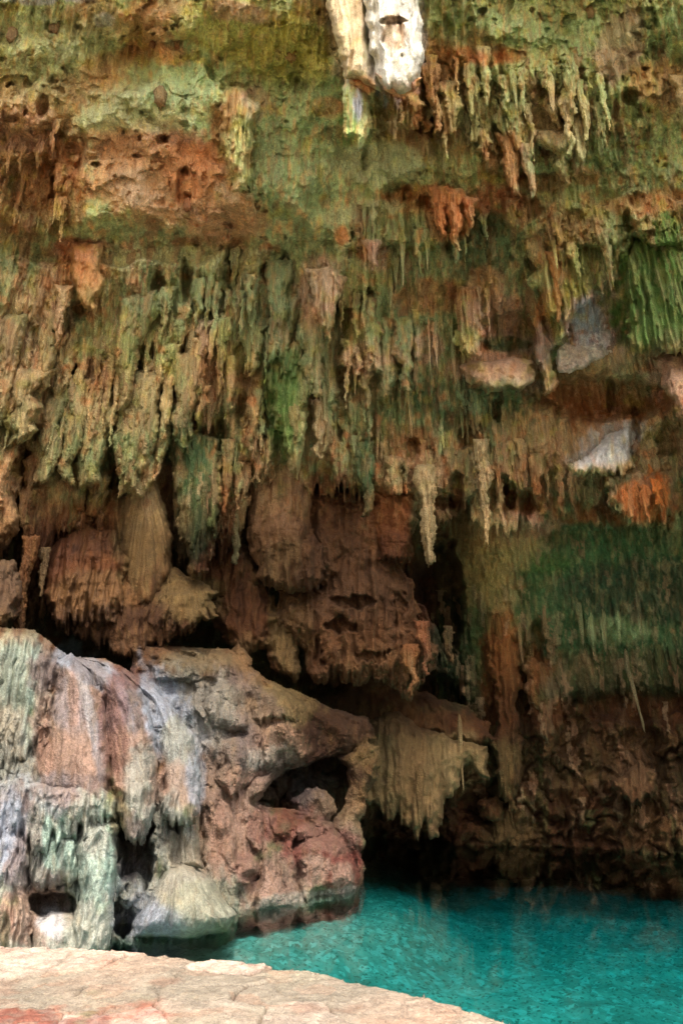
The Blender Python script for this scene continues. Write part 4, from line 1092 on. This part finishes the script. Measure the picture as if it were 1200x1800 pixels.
relief('broken_base', [(614, 136), (640, 140), (662, 156), (656, 172), (634, 158), (612, 146)], 8.35, 8.5, bulge=.12, edge=(6, .1), lump=(.02, .04, .02), S=1.5, warp=(3, 10), thick=.3, tint=('O', .4), parent=WL, mat=M_ROCK)
relief('broken_base', [(658, 126), (690, 138), (720, 140), (742, 134), (734, 158), (706, 174), (676, 162)], 7.75, 8.0, bulge=.15, edge=(6, .1), lump=(.02, .04, .02), S=1.5, warp=(3, 10), thick=.3, tint=('O', .4), parent=WR, mat=M_ROCK)
thing('white_stalactite', [(602, 110), (640, 120), (652, 180), (656, 215), (644, 250), (630, 272), (622, 246), (604, 242), (603, 190)], 8.8, 8.7, bulge=.35, edge=(12, .3), flute=(.05, 9, 10), S=1.5, warp=(4, 12),
      label='green tipped stalactite hanging below the sunlit cream one', category='stalactite')

# ------------------------------------------------------------------ hand-placed stalactites: x, root y, tip y, half width, depth offset, label, tint, bluntness
BIG = [
 (772, 325, 418, 15, -.6, 'rust orange stalactite, left prong of the trio in the middle of the ceiling', ('O', .6), .4), (798, 330, 440, 17, -.7, 'longest orange prong of the trio in the middle of the ceiling', ('O', .5), .25),
 (822, 345, 400, 12, -.6, 'short dark orange prong at the right of the ceiling trio', ('R', .5), .3),
 (746, 815, 1000, 17, -.5, 'long straight tan stalactite with a rounded tip, mid cave', ('F', .6), .5), (842, 770, 965, 13, -.5, 'long thin tan stalactite right of the straight one', ('F', .5), .3),
 (642, 775, 910, 17, -.5, 'flat green stalactite hanging over the rust mass', ('g', .5), .6), (692, 800, 872, 16, -.5, 'blunt brown stalactite between the green and the long tan one', ('F', .3), .6),
 (876, 840, 925, 9, -.3, 'short ochre stalactite beside the long thin one', ('F', .3), .4), (255, 690, 798, 11, -.5, 'pale stalactite over the dark left recess', ('F', .5), .35),
 (60, 940, 1150, 14, -.6, 'long knobbly dark stalactite ending above the pale curtain', ('B', .4), .45), (82, 960, 1050, 9, -.5, 'short knobby stalactite right of the long dark one', ('F', .3), .5),
 (560, 700, 812, 14, -.4, 'pale tan stalactite right of the vivid green drape', ('F', .6), .4), (404, 770, 905, 10, -.4, 'thin brown stalactite right of the dark green drape', ('B', .4), .3),
 (425, 820, 990, 12, -.3, 'thick green streaked stalactite next to the beige pillar', ('n', .3), .4), (178, 860, 965, 12, -.4, 'green brown stalactite in front of the orange ribbed drape', None, .35),
 (495, 560, 618, 12, -.3, 'small orange tipped stalactite in mid ceiling', ('o', .4), .45), (360, 560, 632, 14, -.4, 'broad peach stalactite in the left fringe', ('P', .5), .4),
 (118, 500, 612, 14, -.4, 'tan stalactite below the smooth orange drape', ('T', .4), .35), (83, 460, 575, 16, -.4, 'pinkish tan stalactite left of the smooth orange drape', ('T', .6), .4),
 (890, 230, 345, 18, -.5, 'brown stalactite hanging free in the upper right ceiling', ('B', .4), .35), (922, 250, 350, 12, -.6, 'grey stalactite just right of the free hanging brown one', ('S', .3), .35),
 (968, 440, 565, 12, -.5, 'rust orange stalactite against the yellow green drape', ('O', .7), .4), (860, 395, 460, 10, -.3, 'short rust stalactite below the brown pair', ('R', .4), .4),
 (808, 1290, 1392, 5, 0, 'white thin stalactite right of the pale fluted curtain', ('F', .25), .35), (738, 1380, 1456, 8, 0, 'longest pale drip of the fluted curtain over the far pool', ('F', .1), .35),
 (720, 1130, 1228, 15, 0, 'pointed tan tip under the large rust mass', ('B', .5), .2), (745, 1090, 1190, 11, 0, 'orange brown finger at the right of the rust mass', ('R', .5), .4),
 (788, 1100, 1166, 9, 0, 'pale ended finger furthest right of the rust mass', ('k', .4), .5), (1102, 1170, 1290, 5, 0, 'thin leaning pale stalactite on the far right wall', ('F', .7), .5),
 (1152, 840, 890, 9, 0, 'glossy bright orange stalactite below the white apron', ('o', .9), .4), (1128, 850, 922, 9, 0, 'dull orange stalactite left of the glossy one', ('O', .7), .35),
 (690, 140, 252, 14, -1.2, 'brown stalactite behind the sunlit white one', ('B', .4), .3), (760, 110, 235, 16, -.8, 'dark brown stalactite right of the sunlit pair', ('B', .5), .35),
 (1010, 200, 290, 16, -.5, 'tan pointed stalactite in the upper right ceiling', ('F', .4), .25), (990, 160, 270, 12, -.5, 'olive stalactite left of the tan pointed one', None, .3),
 (1190, 130, 210, 16, -.5, 'ochre stalactite at the upper right edge', ('F', .4), .5), (1060, 400, 505, 10, -.4, 'brown stalactite between the two green drapes', ('R', .3), .35),
 (655, 420, 475, 14, -.3, 'short peach stalactite left of the orange cluster', ('P', .6), .3), (440, 480, 560, 9, -.3, 'slim mossy stalactite at the top of the centre fringe', None, .3),
]
def strip(px, pt, pb, w, Y, label, group=None, blunt=.3, tint=None, mat=None, nt=None):
    """an irregular hanging cluster of fused drips: ragged tapering outline, fluted face, rounded back"""
    lean = (px - 600) / (pt + 2397.); H = pb - pt; L = []; Rr = []; n = 7
    for k in range(n):
        v = k / (n - 1); hw = w * (1.15 - (1.15 - blunt) * v ** 1.5) * rng.uniform(.75, 1.25); c = px + lean * H * v + w * .25 * rng.normal()
        L.append((c - hw, pt + H * v * rng.uniform(.96, 1.0))); Rr.append((c + hw, pt + H * v * rng.uniform(.92, 1.0)))
    nt_ = int(nt if nt is not None else w * H / 70) + 2
    te = teeth_region(nt_, px - w, px + w, pt + .3 * H, pb + 4, 1.6, max(3, w * .4), .2 * H, .6 * H, 1.5, .1)
    o, _ = relief('stalactite', L + Rr[::-1], Y, Y, bulge=w / 75 * 1.1, edge=(w * .5, w / 90), lump=(.03, .045, .03), flute=(.06, max(5, w * .4), 12), warp=(3, 9), rag=(10, max(4, w * .3)),
           S=1.7, vst=.45, thick=w / 60, teeth=te, tint=tint, mat=mat or M_CEIL, label=label, category='stalactite', group=group)
    return o
def depth_for(px, py, off):
    if px < 5000 and py < 800 or off < 0: d = sample(CEIL, px, py)
    else: d = sample(WALL, px, py)
    return d
SPEC = {'white thin stalactite right of the pale fluted curtain': 18.9, 'longest pale drip of the fluted curtain over the far pool': 18.2, 'pointed tan tip under the large rust mass': 15.8,
        'orange brown finger at the right of the rust mass': 15.8, 'pale ended finger furthest right of the rust mass': 16.9, 'thin leaning pale stalactite on the far right wall': 20.6,
        'glossy bright orange stalactite below the white apron': 14.7, 'dull orange stalactite left of the glossy one': 14.7}
for x, y0, y1, w, off, lab, tn, bl in BIG:
    Y = SPEC.get(lab) or (depth_for(x, y0, off) + off * .6)
    if w >= 9: strip(x, y0, y1, w, Y, lab, blunt=bl, tint=tn)
    else: stalactite(x, y0, y1, w * .75, Y, lab, tintc=tn, blunt=bl * .7, tilt=.12 if 'leaning' in lab else 0)
# the fringe: individuals, by region
ZONES = [  # n, x0,x1, tip y0,y1, w0,w1, len0,len1, label, group
 (46, 0, 300, 600, 940, 7, 14, 60, 150, 'mossy tan stalactite in the dense fringe at the left edge of the ceiling', 'left fringe stalactites'),
 (30, 300, 450, 560, 900, 6, 13, 60, 140, 'green stalactite in the dense fringe left of the vivid green drape', 'left centre fringe stalactites'),
 (34, 440, 640, 540, 850, 6, 13, 50, 120, 'green and brown stalactite in the fringe round the vivid green drape', 'centre fringe stalactites'),
 (40, 600, 860, 560, 870, 5, 11, 40, 100, 'short rust and green stalactite between the centre fringe and the rock ledge', 'ragged middle stalactites'),
 (40, 700, 1060, 170, 310, 6, 12, 50, 110, 'olive stalactite in the upper right ceiling fringe', 'upper right fringe stalactites'),
 (34, 640, 1200, 400, 560, 6, 12, 40, 100, 'green and orange stalactite in the second tier of the right ceiling', 'second tier stalactites'),
 (26, 870, 1200, 830, 920, 5, 10, 40, 90, 'brown stalactite along the lower fringe round the white apron', 'lower right fringe stalactites'),
 (20, 20, 130, 260, 430, 5, 9, 30, 70, 'small tan stalactite on the ragged patch at the upper left', 'upper left small stalactites'),
]
for n, x0, x1, y0, y1, w0, w1, l0, l1, lab, grp in ZONES:
    k = 0; tries = 0
    while k < n and tries < 2000:
        tries += 1
        x = rng.uniform(x0, x1); tip = rng.uniform(y0, y1); w = rng.uniform(w0, w1); L = rng.uniform(l0, l1)
        if not keep2(x, tip - L * .7, tip, 6) and not (x < 620 and tip > 470): continue
        if 1090 < x and 380 < tip < 630 or 300 < x < 395 and tip > 800: continue
        Y = sample(CEIL, x, tip - L) 
        if rng.random() < .68: strip(x, tip - L, tip, w * rng.uniform(.55, 1.5), Y - .04, lab, group=grp, blunt=rng.uniform(.1, .5))
        else: stalactite(x, tip - L * .8, tip, w * rng.uniform(.35, .7), Y + .03, lab, group=grp, blunt=rng.uniform(.05, .25), root=.35)
        k += 1
for n, x0, x1, y0, y1, w0, w1, l0, l1, lab, grp in [
    (12, 0, 300, 680, 930, 18, 34, 120, 230, 'broad fused sheet of mossy drips in the left fringe', 'broad left fringe sheets'),
    (8, 300, 640, 640, 850, 16, 30, 110, 210, 'broad fused sheet of green drips in the centre fringe', 'broad centre fringe sheets'),
    (7, 640, 1060, 230, 330, 18, 32, 90, 150, 'broad fused olive sheet of drips in the upper right ceiling', 'broad upper right sheets'),
    (7, 620, 980, 480, 860, 16, 28, 90, 170, 'broad fused brown green sheet of drips left of the rock ledge', 'broad middle sheets')]:
    for _ in range(n):
        x = rng.uniform(x0, x1); tip = rng.uniform(y0, y1); L = rng.uniform(l0, l1); w = rng.uniform(w0, w1)
        if not keep2(x, tip - L * .6, tip, w) and not (x < 620 and tip > 470) or 300 < x < 395 and tip > 800: continue
        strip(x, tip - L, tip, w, sample(CEIL, x, tip - L * .8) - .1, lab, group=grp, blunt=rng.uniform(.25, .7), tint=('g', .3) if x < 640 else None)
GW = [(14, 830, 1180, 1110, 1200, 4, 7, 30, 70, 'dark green stalactite under the mossy vault on the far right wall', 'vault stalactites')]
for n, x0, x1, y0, y1, w0, w1, l0, l1, lab, grp in GW:
    for _ in range(n):
        x = rng.uniform(x0, x1); tip = rng.uniform(y0, y1); L = rng.uniform(l0, l1)
        stalactite(x, tip - L, tip, rng.uniform(w0, w1), sample(WALL, x, tip - L) - .1, lab, group=grp, blunt=.3)
# broken stumps seen from below
for x, y, w, lab in ((510, 97, 11, 'round brown stalactite stump on the yellow green ceiling'), (283, 172, 13, 'oval brown stump on the pale green ceiling plate'), (22, 65, 9, 'small dark stump near the upper left corner'),
                     (96, 52, 9, 'dark stump above the upper left moss'), (1036, 23, 7, 'tiny red stump near the top right'), (330, 365, 8, 'small orange stump below the dark slot'), (268, 78, 6, 'tiny stump at the top of the plate'), (312, 82, 6, 'tiny stump right of the first tiny one')):
    Y = sample(CEIL, x, y)
    stalactite(x, y - w * .9, y + w * .9, w * .8, Y - .08, lab, name='stalactite_stump', tintc=('R', .75), blunt=.9, root=.15, cat='stump')
print('done', time.time() - T0)
